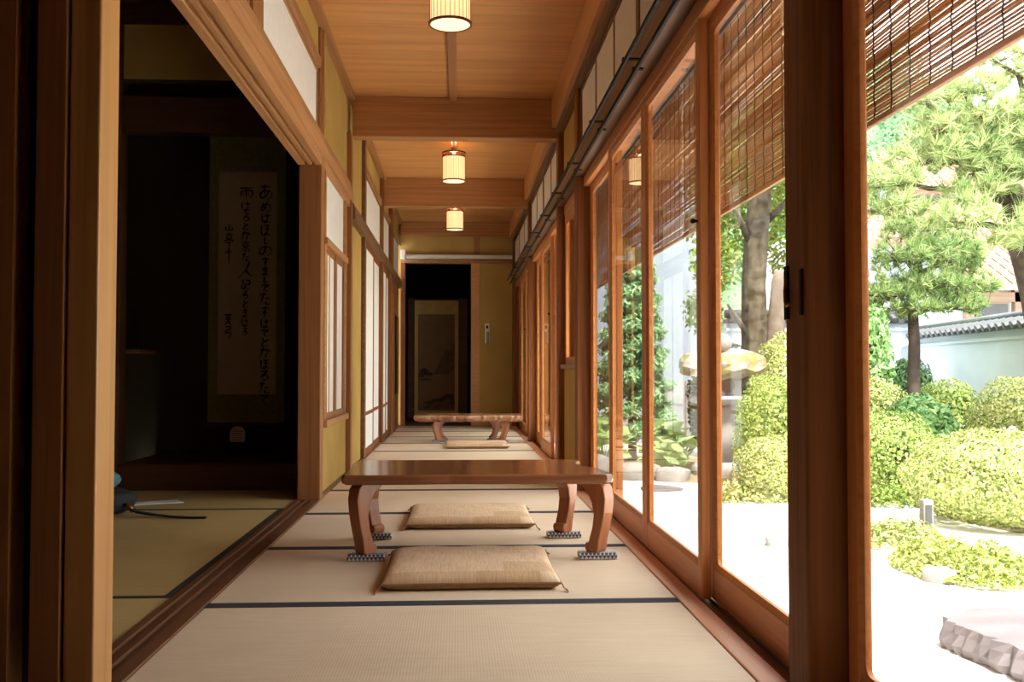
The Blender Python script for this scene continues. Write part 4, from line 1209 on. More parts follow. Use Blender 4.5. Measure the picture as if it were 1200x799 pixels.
def bush(cx, cy, rx, ry, h, label, mat='azalea', n=7000, ls=0.030, lw=0.017, seed=1, group=None, low=0.85, spread=0.9, cat='bush', blossoms=0, name='azalea_bush', bumpy=0.05):
    e = empty(name, (cx, cy, GZ), label, cat, group)
    P, N = dome_pts(n, rx, ry, h, low, bumpy, seed)
    P = P - N * (np.random.RandomState(seed + 5).uniform(0, 1, (n, 1)) ** 2) * 0.10 * min(1, h)
    V, F = leaf_quads(P, N, ls, lw, spread)
    np_mesh('foliage', V, F, M[mat], e)
    # woody core hidden behind the leaves
    mb = MB()
    r2 = random.Random(seed)
    for k in range(9):
        a = 2 * math.pi * k / 9 + r2.uniform(-.2, .2)
        q = (rx * .62 * math.cos(a), ry * .62 * math.sin(a))
        mb.tube([(cx + .06 * math.cos(a), cy + .06 * math.sin(a), GZ - .01), (cx + q[0] * .45, cy + q[1] * .45, GZ + h * .35), (cx + q[0], cy + q[1], GZ + h * .66)], [0.014, 0.010, 0.005], 5)
    mb.build('stems', M['barkd'], e)
    P2, N2 = dome_pts(max(800, n // 3), rx * .87, ry * .87, h * .88, low, bumpy, seed + 1)
    V, F = leaf_quads(P2, N2, ls * 2.0, lw * 2.4, 0.5)
    np_mesh('inner_foliage', V, F, M[mat], e)
    for k in range(blossoms):
        p = P[r2.randrange(n)]
        MB().lathe((cx + p[0], cy + p[1], GZ + p[2]), [(0.004, 0), (0.03, 0.012), (0.022, 0.03), (0.004, 0.022)], 6).build('blossom', M['pink'], e)
    return e

az = 'clipped azalea mounds'
bush(4.32, 7.35, 0.92, 0.80, 0.72, 'large sprawling clipped azalea behind the white marker post', 'azalea2', 15000, 0.030, 0.018, 1, az, cat='azalea', blossoms=3)
bush(3.93, 9.0, 0.46, 0.44, 0.80, 'round clipped azalea beside the broad leaved shrub', 'azalea', 7500, 0.028, 0.016, 2, az, cat='azalea')
bush(5.62, 9.6, 0.57, 0.55, 1.10, 'clipped azalea mound raised on stems in front of the white wall', 'azalea2', 9000, 0.030, 0.018, 3, az, cat='azalea', low=0.45)
bush(4.40, 10.6, 0.50, 0.48, 1.10, 'tall round clipped azalea behind the round one by the broad leaved shrub', 'azalea2', 6000, 0.032, 0.019, 4, az, cat='azalea')
bush(4.60, 9.75, 0.36, 0.36, 0.90, 'loose broad leaved shrub among the clipped azaleas', 'leaf', 2600, 0.085, 0.042, 5, None, cat='shrub', name='broad_leaf_shrub', spread=1.1)
bush(5.95, 11.9, 0.52, 0.45, 1.06, 'low wide azalea with a pink blossom before the white wall', 'azalea', 6000, 0.035, 0.02, 6, az, cat='azalea', blossoms=6)
bush(4.92, 11.95, 0.36, 0.36, 1.10, 'dark shrub below the small pine', 'leafdark', 3500, 0.05, 0.026, 7, None, cat='shrub', name='dark_shrub')
bush(6.25, 13.5, 0.34, 0.32, 1.34, 'dark spiky shrub against the white wall', 'leafdark', 2600, 0.12, 0.022, 8, None, cat='shrub', name='spiky_shrub')
bush(3.06, 9.62, 0.38, 0.36, 1.12, 'tall clipped azalea ball between the stone lantern and the latch post', 'azalea', 8000, 0.028, 0.016, 9, az, cat='azalea')
bush(2.84, 8.82, 0.38, 0.29, 0.58, 'low clipped azalea at the foot of the tall azalea ball', 'azalea2', 7500, 0.028, 0.016, 10, az, cat='azalea')
bush(3.84, 11.6, 0.36, 0.36, 1.62, 'rounded azalea right beside the old tree trunk', 'azalea2', 6000, 0.032, 0.018, 12, az, cat='azalea')
bush(3.62, 13.4, 0.50, 0.5, 1.55, 'dark leafy shrub behind the old tree trunk', 'leafdark', 4500, 0.06, 0.032, 13, None, cat='shrub', name='dark_shrub')
bush(5.25, 13.0, 0.52, 0.50, 2.35, 'glossy broad leaved shrub to the side of the small pine', 'leaf', 3800, 0.085, 0.045, 14, None, cat='shrub', name='broad_leaf_shrub', spread=1.2)

def cover(cx, cy, rx, ry, h, label, seed, n=2600, mat='cover', ls=0.048, lw=0.020):
    e = empty('ground_cover', (cx, cy, GZ), label, 'ground cover')
    rs = np.random.RandomState(seed)
    a = rs.uniform(0, 2 * np.pi, n); q = np.sqrt(rs.uniform(0, 1, n))
    P = np.stack([rx * q * np.cos(a), ry * q * np.sin(a), 0.02 + h * (1 - q ** 3) * rs.uniform(0.2, 1, n) * (1 + .3 * np.sin(6 * a))], 1)
    N = np.tile(np.array([[0, 0, 1.0]]), (n, 1))
    V, F = leaf_quads(P, N, ls, lw, 1.2)
    np_mesh('foliage', V, F, M[mat], e)
cover(2.93, 5.62, 0.40, 0.55, 0.13, 'yellow green ground cover between the white marker post and the flat stone', 21, 4200)
cover(2.92, 6.55, 0.36, 0.30, 0.13, 'leafy ground cover around the foot of the white marker post', 22, 2400, 'azalea2', 0.045, 0.018)
cover(2.55, 8.75, 0.40, 0.25, 0.14, 'low pale ground cover edging the azaleas by the stone lantern', 23, 1600, 'azalea2', 0.055, 0.024)
cover(3.75, 8.45, 0.42, 0.22, 0.14, 'low ground cover at the foot of the round clipped azalea', 24, 1500, 'azalea', 0.055, 0.024)

# marker post
e = empty('marker_post', (3.17, 6.62, GZ), 'small white marker post at the foot of the large azalea', 'marker post')
box(3.135, 3.205, 6.585, 6.655, GZ, GZ + 0.285).build('shaft', M['stone'], e, 0.008)
box(3.148, 3.192, 6.58, 6.585, GZ + 0.13, GZ + 0.25).build('plate', M['tile'], e)

# stones
def rock(name, c, r, label, mat, seed, cat='stone', flat=0.5, group=None):
    rs = random.Random(seed)
    mb = MB()
    nu, nv = 14, 9
    ph = [rs.uniform(0, 6) for _ in range(6)]
    for j in range(nv + 1):
        v = -math.pi / 2 + math.pi * j / nv
        for i in range(nu):
            u = 2 * math.pi * i / nu
            w = 1 + 0.14 * math.sin(2 * u + ph[0]) + 0.09 * math.sin(3 * u + 2 * v + ph[1]) + 0.05 * math.sin(5 * u + ph[2])
            cz = math.copysign(abs(math.sin(v)) ** flat, math.sin(v))
            mb.v.append((c[0] + r[0] * w * math.cos(u) * math.cos(v) ** flat if math.cos(v) > 0 else c[0], c[1] + (r[1] * w * math.sin(u) * math.cos(v) ** flat if math.cos(v) > 0 else 0), c[2] + r[2] * cz * (1 + .08 * math.sin(4 * u + ph[3]))))
    for j in range(nv):
        for i in range(nu):
            mb.f.append((j * nu + i, j * nu + (i + 1) % nu, (j + 1) * nu + (i + 1) % nu, (j + 1) * nu + i))
    return tag(mb.build(name, mat, smooth=True), label, cat, group)
# flat step stone with a broken edge
base_ = [(2.02, 4.14), (2.00, 4.03), (2.03, 3.90), (2.04, 3.75), (2.07, 3.58), (2.06, 3.42), (2.13, 3.22), (2.5, 3.12), (3.0, 3.25), (3.1, 3.7), (2.9, 4.15), (2.6, 4.34), (2.25, 4.30)]
pts = []
r_ = random.Random(12)
for i in range(len(base_)):
    p, q = base_[i], base_[(i + 1) % len(base_)]
    for k in range(4):
        t = k / 4
        pts.append((p[0] + (q[0] - p[0]) * t + r_.uniform(-.012, .012), p[1] + (q[1] - p[1]) * t + r_.uniform(-.012, .012)))
n = len(pts)
mb = MB()
for dz, ins in ((-0.02, 0.03), (0.04, 0.0), (0.085, 0.02), (0.12, 0.03)):
    for i, (a, b_) in enumerate(pts):
        d = math.hypot(a - 2.5, b_ - 3.75)
        j = 0.012 * math.sin(i * 2.7 + dz * 30)
        mb.v.append((a - (a - 2.5) / d * (ins + j), b_ - (b_ - 3.75) / d * (ins + j), GZ + dz))
for k in range(3):
    for i in range(n):
        mb.f.append((k * n + i, k * n + (i + 1) % n, (k + 1) * n + (i + 1) % n, (k + 1) * n + i))
mb.f.append(tuple(3 * n + i for i in range(n))); mb.f.append(tuple(range(n))[::-1])
tag(mb.build('step_stone', M['stone_pink']), 'large flat pinkish step stone with a rough broken edge on the sand', 'stone')
rock('garden_stone', (2.10, 6.50, GZ + 0.03), (0.07, 0.10, 0.05), 'small grey stone alone on the sand before the low azalea', M['stone'], 3)
rock('garden_stone', (2.63, 5.35, GZ + 0.03), (0.09, 0.07, 0.05), 'pale stone at the edge of the yellow green ground cover', M['stone'], 5)
rock('garden_stone', (1.92, 10.6, GZ + 0.07), (0.22, 0.20, 0.10), 'broad grey stone in front of the large leaved plants', M['stone'], 7)
rock('garden_stone', (2.25, 10.35, GZ + 0.05), (0.16, 0.16, 0.10), 'grey stone between the stone lantern and the large leaved plants', M['stone'], 8)
rock('garden_stone', (1.55, 11.4, GZ + 0.08), (0.18, 0.18, 0.12), 'grey stone in front of the cypress', M['stone'], 9)
rock('garden_stone', (1.95, 9.6, GZ + 0.015), (0.20, 0.16, 0.03), 'flat pale stone set in the sand facing the large leaved plants', M['stone_pink'], 10)

# stone lantern
lx, ly = 2.83, 10.7
e = empty('stone_lantern', (lx, ly, GZ), 'mossy stone lantern with a broad rough cap and round stone on top', 'stone lantern')
mb = MB().lathe((lx, ly, GZ), [(0.30, -0.02), (0.31, 0.10), (0.26, 0.16), (0.20, 0.18)], 16)
mb.build('base', M['stone'], e, smooth=True)
mb = MB().lathe((lx, ly, GZ), [(0.185, 0.17), (0.175, 0.45), (0.18, 0.60), (0.20, 0.76), (0.20, 0.80)], 16)
mb.build('column', M['stone'], e, smooth=True)
mb = MB().lathe((lx, ly, GZ), [(0.20, 0.79), (0.34, 0.83), (0.36, 0.86), (0.30, 0.89)], 8)
mb.build('platform', M['greywall'], e)
fb = MB()
for k in range(6):
    a = math.pi * 2 * k / 6 + 0.3
    fb.box(lx + 0.20 * math.cos(a) - 0.05, lx + 0.20 * math.cos(a) + 0.05, ly + 0.20 * math.sin(a) - 0.05, ly + 0.20 * math.sin(a) + 0.05, GZ + 0.88, GZ + 1.12)
fb.build('firebox', M['greywall'], e, 0.01)
box(lx - 0.17, lx + 0.17, ly - 0.17, ly + 0.17, GZ + 0.88, GZ + 1.11).build('firebox_core', M['greywall'], e, 0.01)
MB().tube([(lx + 0.03, ly - 0.26, GZ + 1.0), (lx + 0.03, ly - 0.17, GZ + 1.0)], 0.075, 16).build('dark_opening_disc', M['barkd'], e)  # solid dark disc stands in for the shade inside a hole
def capmesh(mat, nm, z0, r, h, seed, zoff=0):
    rs = random.Random(seed)
    mb = MB()
    nu = 22
    prof = [(0.30, 0.0), (0.80, -0.02), (0.97, 0.12), (1.0, 0.34), (0.97, 0.58), (0.82, 0.82), (0.45, 0.97), (0.05, 1.0)]
    for (pr, pz) in prof:
        for i in range(nu):
            u = 2 * math.pi * i / nu
            w = 1 + 0.07 * math.sin(3 * u + seed) + 0.06 * math.sin(5 * u + pz * 4) + rs.uniform(-.07, .07)
            mb.v.append((lx + r * pr * w * math.cos(u), ly + r * 0.9 * pr * w * math.sin(u), z0 + h * pz + 0.03 * math.sin(2 * u + seed) + rs.uniform(-.018, .018)))
    for k in range(len(prof) - 1):
        for i in range(nu):
            mb.f.append((k * nu + i, k * nu + (i + 1) % nu, (k + 1) * nu + (i + 1) % nu, (k + 1) * nu + i))
    mb.f.append(tuple(range(nu))[::-1]); mb.f.append(tuple((len(prof) - 1) * nu + i for i in range(nu)))
    mb.build(nm, mat, e, smooth=False)
capmesh(M['moss'], 'cap', GZ + 1.10, 0.47, 0.27, 2)
mb = MB()
for j in range(9):
    v = -math.pi / 2 + math.pi * j / 8
    for i in range(14):
        u = 2 * math.pi * i / 14
        w = 1 + .07 * math.sin(3 * u + v)
        mb.v.append((lx + .02 + .13 * w * math.cos(u) * math.cos(v), ly + .12 * w * math.sin(u) * math.cos(v), GZ + 1.46 + .115 * math.sin(v)))
for j in range(8):
    for i in range(14):
        mb.f.append((j * 14 + i, j * 14 + (i + 1) % 14, (j + 1) * 14 + (i + 1) % 14, (j + 1) * 14 + i))
mb.build('top_stone', M['stone'], e, smooth=True)

# old trunk with a pale dead stub, and its crown
e = empty('old_tree', (3.8, 12.5, GZ), 'old tree with lichen covered trunk behind the stone lantern', 'tree')
MB().tube([(3.82, 12.5, GZ - .05), (3.80, 12.5, 0.2), (3.78, 12.5, 1.0), (3.77, 12.5, 1.8), (3.80, 12.48, 2.5), (3.88, 12.45, 3.3), (3.95, 12.4, 4.2)], [0.25, 0.19, 0.165, 0.155, 0.16, 0.13, 0.10], 14, jitter=.08).build('trunk', M['bark'], e, smooth=True)
MB().tube([(3.95, 12.38, 0.3), (3.99, 12.36, 1.0), (4.03, 12.35, 1.5), (4.05, 12.34, 1.85), (4.04, 12.34, 1.98)], [0.10, 0.12, 0.10, 0.11, 0.05], 10, jitter=.15).build('dead_stub', M['deadwood'], e, smooth=True)
bp_ = MB()
br = [[(3.78, 12.5, 1.0), (3.55, 12.45, 1.35), (3.40, 12.4, 1.55)], [(3.78, 12.5, 2.2), (3.5, 12.3, 2.7), (3.2, 12.2, 3.0)], [(3.82, 12.5, 2.5), (4.2, 12.4, 2.9), (4.6, 12.2, 3.2)], [(3.85, 12.5, 2.8), (3.6, 12.0, 3.4), (3.5, 11.8, 3.8)]]
for b_ in br:
    bp_.tube(b_, [0.05, 0.035, 0.015], 7)
bp_.build('branches', M['bark'], e, smooth=True)
def blob_leaves(blobs, n, ls, lw, spread=1.2, seed=0, base=(0, 0, 0)):
    rs = np.random.RandomState(seed)
    vol = np.array([b[3] * b[4] * b[5] for b in blobs]) ** (2 / 3)
    cnt = (n * vol / vol.sum()).astype(int)
    Ps, Ns = [], []
    for b, c in zip(blobs, cnt):
        d = unit(rs.normal(0, 1, (c, 3)))
        q = rs.uniform(0.25, 1, (c, 1)) ** 0.6
        Ps.append(d * q * np.array([b[3:6]]) + np.array([b[0:3]]) - np.array([base]))
        Ns.append(unit(d * 0.6 + np.array([[0, 0, 0.7]])))
    return leaf_quads(np.concatenate(Ps), np.concatenate(Ns), ls, lw, spread)
V, F = blob_leaves([(3.30, 12.6, 2.1, .35, .4, .40), (3.45, 13.0, 2.6, .45, .4, .45), (4.35, 12.8, 2.4, .42, .4, .5), (4.55, 12.7, 1.75, .32, .35, .35), (3.9, 13.2, 3.2, .9, .6, .6), (3.2, 12.9, 1.5, .28, .3, .35), (4.7, 13, 3.0, .6, .5, .5), (4.2, 12.2, 3.9, 1.0, .8, .5)], 9000, 0.085, 0.05, seed=31, base=(3.8, 12.5, GZ))
np_mesh('foliage', V, F, M['maple'], e)

# cypress by the white building
e = empty('cypress', (2.25, 12.8, GZ), 'feathery green cypress in front of the white building', 'tree')
MB().tube([(2.25, 12.8, GZ - .03), (2.25, 12.8, 0.8), (2.25, 12.8, 2.3)], [0.06, 0.045, 0.015], 8).build('trunk', M['barkd'], e, smooth=True)
blobs = []
for k in range(46):
    z = -0.15 + 2.35 * k / 45
    rr_ = 0.50 * (1 - (z + .15) / 2.9) + 0.05
    a = k * 2.4
    blobs.append((2.25 + rr_ * .75 * math.cos(a), 12.8 + rr_ * .75 * math.sin(a), z, .22, .22, .12))
V, F = blob_leaves(blobs, 16000, 0.10, 0.032, 1.1, 33, (2.25, 12.8, GZ))
np_mesh('foliage', V, F, M['cedar'], e)
# large leaved plants
def big_leaf_plant(cx, cy, n, h, spread, ls, label, seed):
    e = empty('large_leaf_plant', (cx, cy, GZ), label, 'plant', 'large leaved plants')
    rs = random.Random(seed)
    for k in range(n):
        a = rs.uniform(0, 2 * math.pi); q = spread * math.sqrt(rs.random())
        hh = h * rs.uniform(0.5, 1.0) * (1 - 0.5 * (q / spread) ** 2)
        p = Vector((cx + q * math.cos(a), cy + q * math.sin(a), GZ + hh))
        s = ls * rs.uniform(.7, 1.2)
        t = Matrix.Rotation(rs.uniform(0, 6.28), 3, 'Z') @ Matrix.Rotation(rs.uniform(.1, .8), 3, 'X')
        mb = MB()
        m = 9
        rim = []
        for i in range(m):
            u = 2 * math.pi * i / m
            rr_ = s * (0.5 + 0.06 * math.cos(2 * u)) * (0.72 if i == 0 else 1)
            rim.append(p + t @ Vector((rr_ * math.cos(u), rr_ * math.sin(u), 0.06 * s + .03 * s * math.sin(3 * u))))
        mb.add([p] + rim, [(0, 1 + i, 1 + (i + 1) % m) for i in range(m)])
        lf = mb.build('leaf', M['hosta'], e, smooth=False)
        MB().tube([(cx + .3 * q * math.cos(a), cy + .3 * q * math.sin(a), GZ), tuple(p)], 0.006, 4).build('stalk', M['hosta'], lf)
big_leaf_plant(2.42, 11.55, 40, 0.60, 0.36, 0.20, 'large round leaved plant between the cypress and the stone lantern', 41)
big_leaf_plant(1.72, 11.95, 34, 0.60, 0.34, 0.20, 'large round leaved plant at the foot of the cypress', 42)
big_leaf_plant(2.30, 10.85, 24, 0.40, 0.26, 0.17, 'large round leaved plant right beside the stone lantern', 43)

# pines
def pine(base, trunk, trad, branches, pads, ntuft, label, seed, nl=0.10, name='pine_tree', nmat='needle'):
    e = empty(name, base, label, 'pine tree')
    MB().tube(trunk, trad, 10, jitter=.12).build('trunk', M['barkd'], e, smooth=True)
    for b_ in branches:
        MB().tube(b_, [0.045 * (1 - .75 * i / (len(b_) - 1)) for i in range(len(b_))], 6, jitter=.12).build('branch', M['barkd'], e, smooth=True)
    rs = np.random.RandomState(seed)
    vol = np.array([p[3] * p[4] for p in pads]); cnt = (ntuft * vol / vol.sum()).astype(int)
    T = []; tw = MB()
    for p, c in zip(pads, cnt):
        a = rs.uniform(0, 2 * np.pi, c); q = np.sqrt(rs.uniform(0, 1, c))
        P = np.stack([p[0] + p[3] * q * np.cos(a), p[1] + p[4] * q * np.sin(a), p[2] + 1.9 * p[5] * (1 - q ** 2) * rs.uniform(-.6, 1, c) - .3 * p[5] * q], 1)
        T.append(P)
        for k in range(0, c, 9):
            tw.tube([(p[0], p[1], p[2] - p[5] * .5), tuple(P[k] * .5 + np.array(p[:3]) * .5 - np.array([0, 0, .04])), tuple(P[k] - np.array([0, 0, .02]))], [0.010, 0.006, 0.003], 4)
    tw.build('twigs', M['barkd'], e)
    T = np.concatenate(T)
    m = 22
    n = len(T)
    up = unit(np.array([[0, -0.25, 0.8]]) + rs.normal(0, .75, (n, 3)))
    D = unit(np.repeat(up, m, 0) + rs.normal(0, .55, (n * m, 3)))
    Pp = np.repeat(T, m, 0)
    L = nl * rs.uniform(.7, 1.2, (n * m, 1))
    Wd = unit(np.cross(D, rs.normal(0, 1, (n * m, 3)))) * 0.0050
    V = np.stack([Pp - Wd, Pp + Wd, Pp + D * L], 1).reshape(-1, 3) - np.array([base])
    # one colour for each tuft: weld by using tuft order
    F = np.arange(len(V)).reshape(-1, 3)
    np_mesh('needles', V, F, M[nmat], e)
pine((5.14, 11.0, GZ), [(5.14, 11.0, GZ - .03), (5.13, 11.0, .3), (5.15, 11.0, 1.0), (5.14, 11, 1.5), (5.22, 11, 2.0), (5.25, 11, 2.4)], [.085, .075, .065, .06, .04, .02],
     [[(5.14, 11, 1.35), (4.9, 10.95, 1.5), (4.7, 10.9, 1.55)], [(5.14, 11, 1.35), (5.4, 10.95, 1.45), (5.75, 10.9, 1.6)], [(5.2, 11, 1.8), (5.5, 10.9, 1.95), (5.8, 10.9, 2.0)], [(5.2, 11, 1.8), (4.95, 10.8, 2.0), (4.8, 10.7, 2.05)]],
     [(4.78, 10.9, 1.62, .34, .36, .18), (5.2, 10.75, 1.70, .38, .36, .18), (5.68, 10.9, 1.70, .36, .36, .18), (4.92, 10.8, 2.02, .32, .36, .18), (5.45, 10.85, 2.10, .40, .40, .18), (5.15, 10.9, 2.36, .34, .36, .16), (5.75, 11.1, 2.02, .28, .3, .16), (5.0, 10.7, 1.42, .25, .3, .10), (5.5, 10.7, 1.45, .3, .3, .12)],
     1000, 'small rounded pine with a straight trunk in front of the white wall', 51, 0.13, nmat='needle2')
pine((5.35, 8.7, GZ), [(5.5, 8.8, GZ - .03), (5.4, 8.75, .5), (5.20, 8.7, 1.4), (4.98, 8.6, 1.95), (4.92, 8.55, 2.3), (4.78, 8.5, 2.45), (4.60, 8.45, 2.5)], [.16, .14, .12, .11, .09, .07, .04],
     [[(4.92, 8.55, 2.2), (4.5, 8.5, 2.30), (4.1, 8.45, 2.30), (3.75, 8.4, 2.38)], [(4.98, 8.6, 1.95), (4.6, 8.4, 1.98), (4.3, 8.2, 1.95)], [(4.92, 8.55, 2.3), (4.7, 8.5, 2.8), (4.4, 8.4, 3.1), (4.05, 8.35, 3.05)],
      [(4.92, 8.55, 2.3), (5.1, 8.5, 2.8), (4.9, 8.4, 3.3), (4.6, 8.3, 3.4)], [(5.2, 8.7, 1.4), (5.0, 8.3, 1.6), (4.75, 8.1, 1.75)], [(4.98, 8.6, 2.0), (5.3, 8.4, 2.4), (5.6, 8.3, 2.6)]],
     [(3.72, 8.4, 2.36, .26, .28, .12), (4.02, 8.4, 2.56, .30, .3, .14), (4.35, 8.4, 2.62, .32, .34, .16), (4.68, 8.35, 2.70, .34, .36, .16), (5.02, 8.3, 2.75, .34, .36, .16), (3.80, 8.3, 2.10, .20, .26, .10),
      (4.75, 8.1, 1.86, .30, .32, .12), (5.05, 8.15, 1.90, .30, .32, .12), (4.05, 8.35, 3.05, .22, .24, .09), (4.45, 8.35, 3.16, .25, .26, .08), (5.2, 8.35, 3.1, .35, .35, .14), (5.5, 8.3, 2.5, .35, .35, .14), (4.45, 8.3, 2.30, .28, .28, .14), (4.6, 8.3, 2.48, .3, .3, .14), (4.95, 8.25, 2.45, .3, .3, .14), (4.3, 8.2, 2.02, .28, .3, .12), (4.55, 8.3, 2.90, .3, .3, .12), (5.05, 8.1, 2.12, .28, .3, .12), (3.68, 8.5, 2.15, .2, .22, .1), (4.15, 8.4, 2.85, .25, .25, .12), (4.95, 8.4, 3.32, .22, .22, .07), (4.68, 8.3, 3.42, .18, .2, .06), (5.1, 8.4, 2.95, .2, .2, .07)],
     1450, 'large leaning pine with spreading needle pads above the azaleas', 52, 0.15)

# white garden wall with tiled coping
def coping_wall(p0, p1, ztop, label):
    p0, p1 = Vector(p0), Vector(p1)
    d = (p1 - p0); L = d.length; d = d / L
    q = Vector((-d.y, d.x))
    e = empty('garden_wall', ((p0.x + p1.x) / 2, (p0.y + p1.y) / 2, GZ), label, 'garden wall')
    def B(s0, s1, t0, t1, z0, z1):
        c = [p0 + d * s0 + q * t0, p0 + d * s1 + q * t0, p0 + d * s1 + q * t1, p0 + d * s0 + q * t1]
        return MB().add([(v.x, v.y, z0) for v in c] + [(v.x, v.y, z1) for v in c], [(0, 3, 2, 1), (4, 5, 6, 7), (0, 1, 5, 4), (1, 2, 6, 5), (2, 3, 7, 6), (3, 0, 4, 7)])
    B(0, L, -.09, .09, GZ - .05, ztop - .10).build('plaster_body', M['plaster'], e)
    B(0, L, -.12, .12, ztop - .22, ztop - .18).build('ledge', M['plaster'], e, 0.005)
    B(0, L, -.16, .16, ztop - .10, ztop - .04).build('coping_base', M['tile'], e)
    me = None
    n = int(L / 0.21)
    for s in (-1, 1):
        for k in range(n):
            c = p0 + d * ((k + .5) * L / n)
            a = c + q * (s * .04); b_ = c + q * (s * .24)
            if me is None:
                mb = MB().tube([(0, 0, .06), (.10, 0, .03), (.21, 0, -.02), (.215, 0, -.022)], [.052, .052, .055, .03], 8)
                me = bpy.data.meshes.new('coping_tile'); me.from_pydata(mb.v, [], mb.f); me.update()
                me.materials.append(M['tile'])
            v = q * s
            link_mesh('coping_tile', me, None, e, (c.x + v.x * .04 - e.location.x, c.y + v.y * .04 - e.location.y, ztop - .05 - GZ), (0, 0, math.atan2(v.y, v.x)))
    c0, c1 = p0, p1
    MB().tube([(c0.x, c0.y, ztop + .05), (c1.x, c1.y, ztop + .05)], .07, 10).build('ridge', M['tile'], e, smooth=True)
coping_wall((7.15, 15.0), (6.35, 9.6), 1.30, 'white plastered garden wall with black tile coping behind the azaleas')
coping_wall((4.15, 15.3), (7.05, 15.15), 1.55, 'white plastered garden wall behind the old tree trunk')

# unseen timber wing, added behind the viewpoint to block sky light
e = empty('sky_block_wing', (3.8, -1.4, GZ), 'unseen dark timber wing added behind the viewpoint to block sky light', 'building')
box(1.75, 5.8, -3.4, 0.55, GZ, 2.7).build('wall', M['oldwood'], e)
for k in range(9):
    box(1.75 + k * .5, 1.80 + k * .5, 0.55, 0.58, GZ, 2.7).build('batten', M['oldwood'], e)
MB().prism([(-3.9, 2.65), (-1.4, 3.6), (0.75, 2.65)], 1.65, 6.2, lambda a, b, t: (t, a, b)).build('roof', M['tile'], e)

# white building beyond the glass doors
e = empty('white_building', (2.8, 17.0, GZ), 'tall white plaster building behind the cypress', 'building')
box(1.5, 4.05, 16.0, 19.0, GZ, 4.6).build('plaster_wall', M['bplaster'], e)
box(1.48, 4.07, 15.97, 16.0, GZ, 0.55).build('lower_panel', M['greywall'], e)
for k in range(9):
    box(1.5 + k * .31, 1.5 + k * .31 + .02, 15.95, 15.97, GZ, 0.55).build('batten', M['oldwood'], e)
box(4.05, 4.20, 15.95, 16.1, GZ, 4.6).build('corner_post', M['oldwood'], e)
MB().prism([(1.2, 4.6), (2.8, 5.5), (4.4, 4.6)], 15.6, 19.4, lambda a, b, t: (a, t, b)).build('roof', M['tile'], e)

# houses with terracotta roofs
def tiled_roof(name, par, A, B, Cc, D, rows, cols, mat):
    """quad roof plane: A,B eave ends; C,D ridge ends above B and A; rows of half-round tiles"""
    A, B, Cc, D = map(Vector, (A, B, Cc, D))
    mb = MB()
    nrm = (B - A).cross(D - A).normalized()
    if nrm.z < 0: nrm = -nrm
    mb.add([A, B, Cc, D, A - nrm * .12, B - nrm * .12, Cc - nrm * .12, D - nrm * .12], [(0, 1, 2, 3), (7, 6, 5, 4), (0, 4, 5, 1), (1, 5, 6, 2), (2, 6, 7, 3), (3, 7, 4, 0)])
    mb.build(name, mat, par)
    t = MB()
    for k in range(cols + 1):
        u = k / cols
        p0 = A.lerp(B, u); p1 = D.lerp(Cc, u)
        t.tube([p0 + nrm * .03, p0.lerp(p1, .5) + nrm * .03, p1 + nrm * .03], .075, 6)
    for r_ in range(1, rows):
        v = r_ / rows
        p0 = A.lerp(D, v); p1 = B.lerp(Cc, v)
        t.tube([p0 + nrm * .01, p1 + nrm * .01], .035, 4)
    o = t.build('roof_tiles', mat, par)
    o['kind'] = 'stuff'
e = empty('tiled_house', (12.5, 19.5, GZ), 'low wooden house with terracotta eave and dark windows beyond the white wall', 'house')
box(10.3, 17, 20.2, 24, GZ, 2.5).build('wall', M['plaster'], e)
tiled_roof('roof', e, (10.2, 19.4, 2.45), (17.5, 19.0, 2.45), (17.5, 21.2, 3.6), (10.2, 21.6, 3.6), 7, 30, M['redtile'])
for x in (10.5, 11.55, 13.0, 14.4):
    box(x, x + 0.16, 20.05, 20.2, GZ, 2.45).build('post', M['oldwood'], e)
box(10.3, 16.8, 20.05, 20.2, 2.15, 2.35).build('beam', M['oldwood'], e)
for x in (10.75, 11.85, 13.25):
    f_ = box(x, x + .72 + (.35 if x > 11 else 0), 20.12, 20.19, 1.25, 2.15).build('window', M['oldwood'], e)
    box(x + .05, x + .67 + (.35 if x > 11 else 0), 20.10, 20.13, 1.3, 2.1).build('pane', M['shadewin'], f_)
e = empty('tiled_house', (13.0, 26.0, GZ), 'larger house with two terracotta roofs behind the pines', 'house')
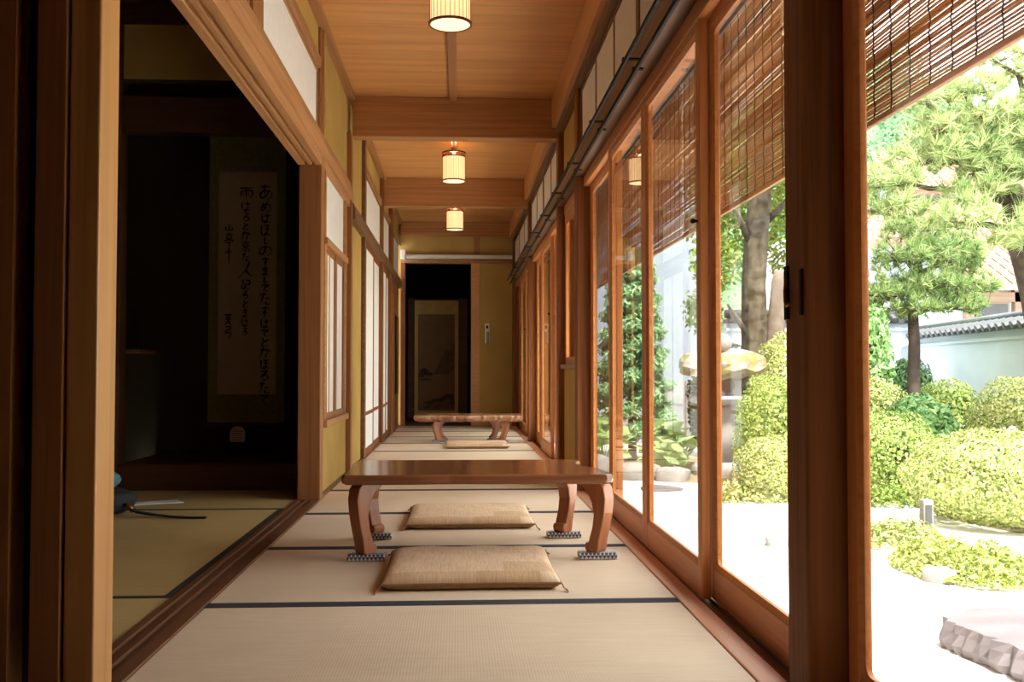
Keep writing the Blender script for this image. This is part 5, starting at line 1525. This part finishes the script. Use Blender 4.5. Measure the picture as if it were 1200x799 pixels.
box(9.6, 19, 25.5, 31, GZ, 4.6).build('wall', M['plaster'], e)
tiled_roof('lower_roof', e, (9.2, 24.4, 3.85), (19.5, 24.4, 4.6), (19.5, 27.0, 5.9), (10.3, 27.0, 5.1), 8, 40, M['redtile'])
box(12.2, 16.0, 27.2, 31, 4.4, 5.9).build('upper_wall', M['plaster'], e)
tiled_roof('upper_roof', e, (11.8, 26.6, 5.7), (16.4, 26.6, 5.7), (15.6, 29.0, 7.2), (12.4, 29.0, 7.2), 8, 20, M['redtile'])
for x in (12.5, 14.2):
    f_ = box(x, x + 1.1, 27.12, 27.2, 4.8, 5.6).build('window', M['oldwood'], e)
    box(x + .06, x + 1.04, 27.10, 27.13, 4.86, 5.54).build('pane', M['shadewin'], f_)
for x in (10.2, 11.9, 13.6):
    f_ = box(x, x + 1.1, 25.42, 25.5, 1.6, 3.0).build('window', M['oldwood'], e)
    box(x + .06, x + 1.04, 25.40, 25.43, 1.66, 2.94).build('pane', M['shadewin'], f_)

# wooded hillside far behind
nx, ny = 40, 14
hm = MB()
def hz(x, t):
    return -1 + t * (27 + 3.5 * math.sin(x * .07 + 1) + 2 * math.sin(x * .19)) * (1 - max(0, (x - 34) / 60))
for j in range(ny + 1):
    t = j / ny
    for i in range(nx + 1):
        x = -10 + 90 * i / nx
        hm.v.append((x, 48 + 30 * t, hz(x, t)))
for j in range(ny):
    for i in range(nx):
        a = j * (nx + 1) + i
        hm.f.append((a, a + 1, a + nx + 2, a + nx + 1))
e = hm.build('hillside', M['hillsoil'], smooth=True)
tag(e, 'green wooded hillside far behind the houses', 'hillside', kind='structure')
rs = np.random.RandomState(61)
blobs = []
for k in range(420):
    x = rs.uniform(-8, 60); t = rs.uniform(0.1, 1.02)
    s = rs.uniform(.9, 1.8)
    blobs.append((x, 48 + 30 * t, hz(x, t) + s * .6, s * 1.2, s * 1.2, s))
V, F = blob_leaves(blobs, 60000, 0.42, 0.26, 1.0, 62, tuple(e.location))
np_mesh('tree_canopy', V, F, M['hill'], e)
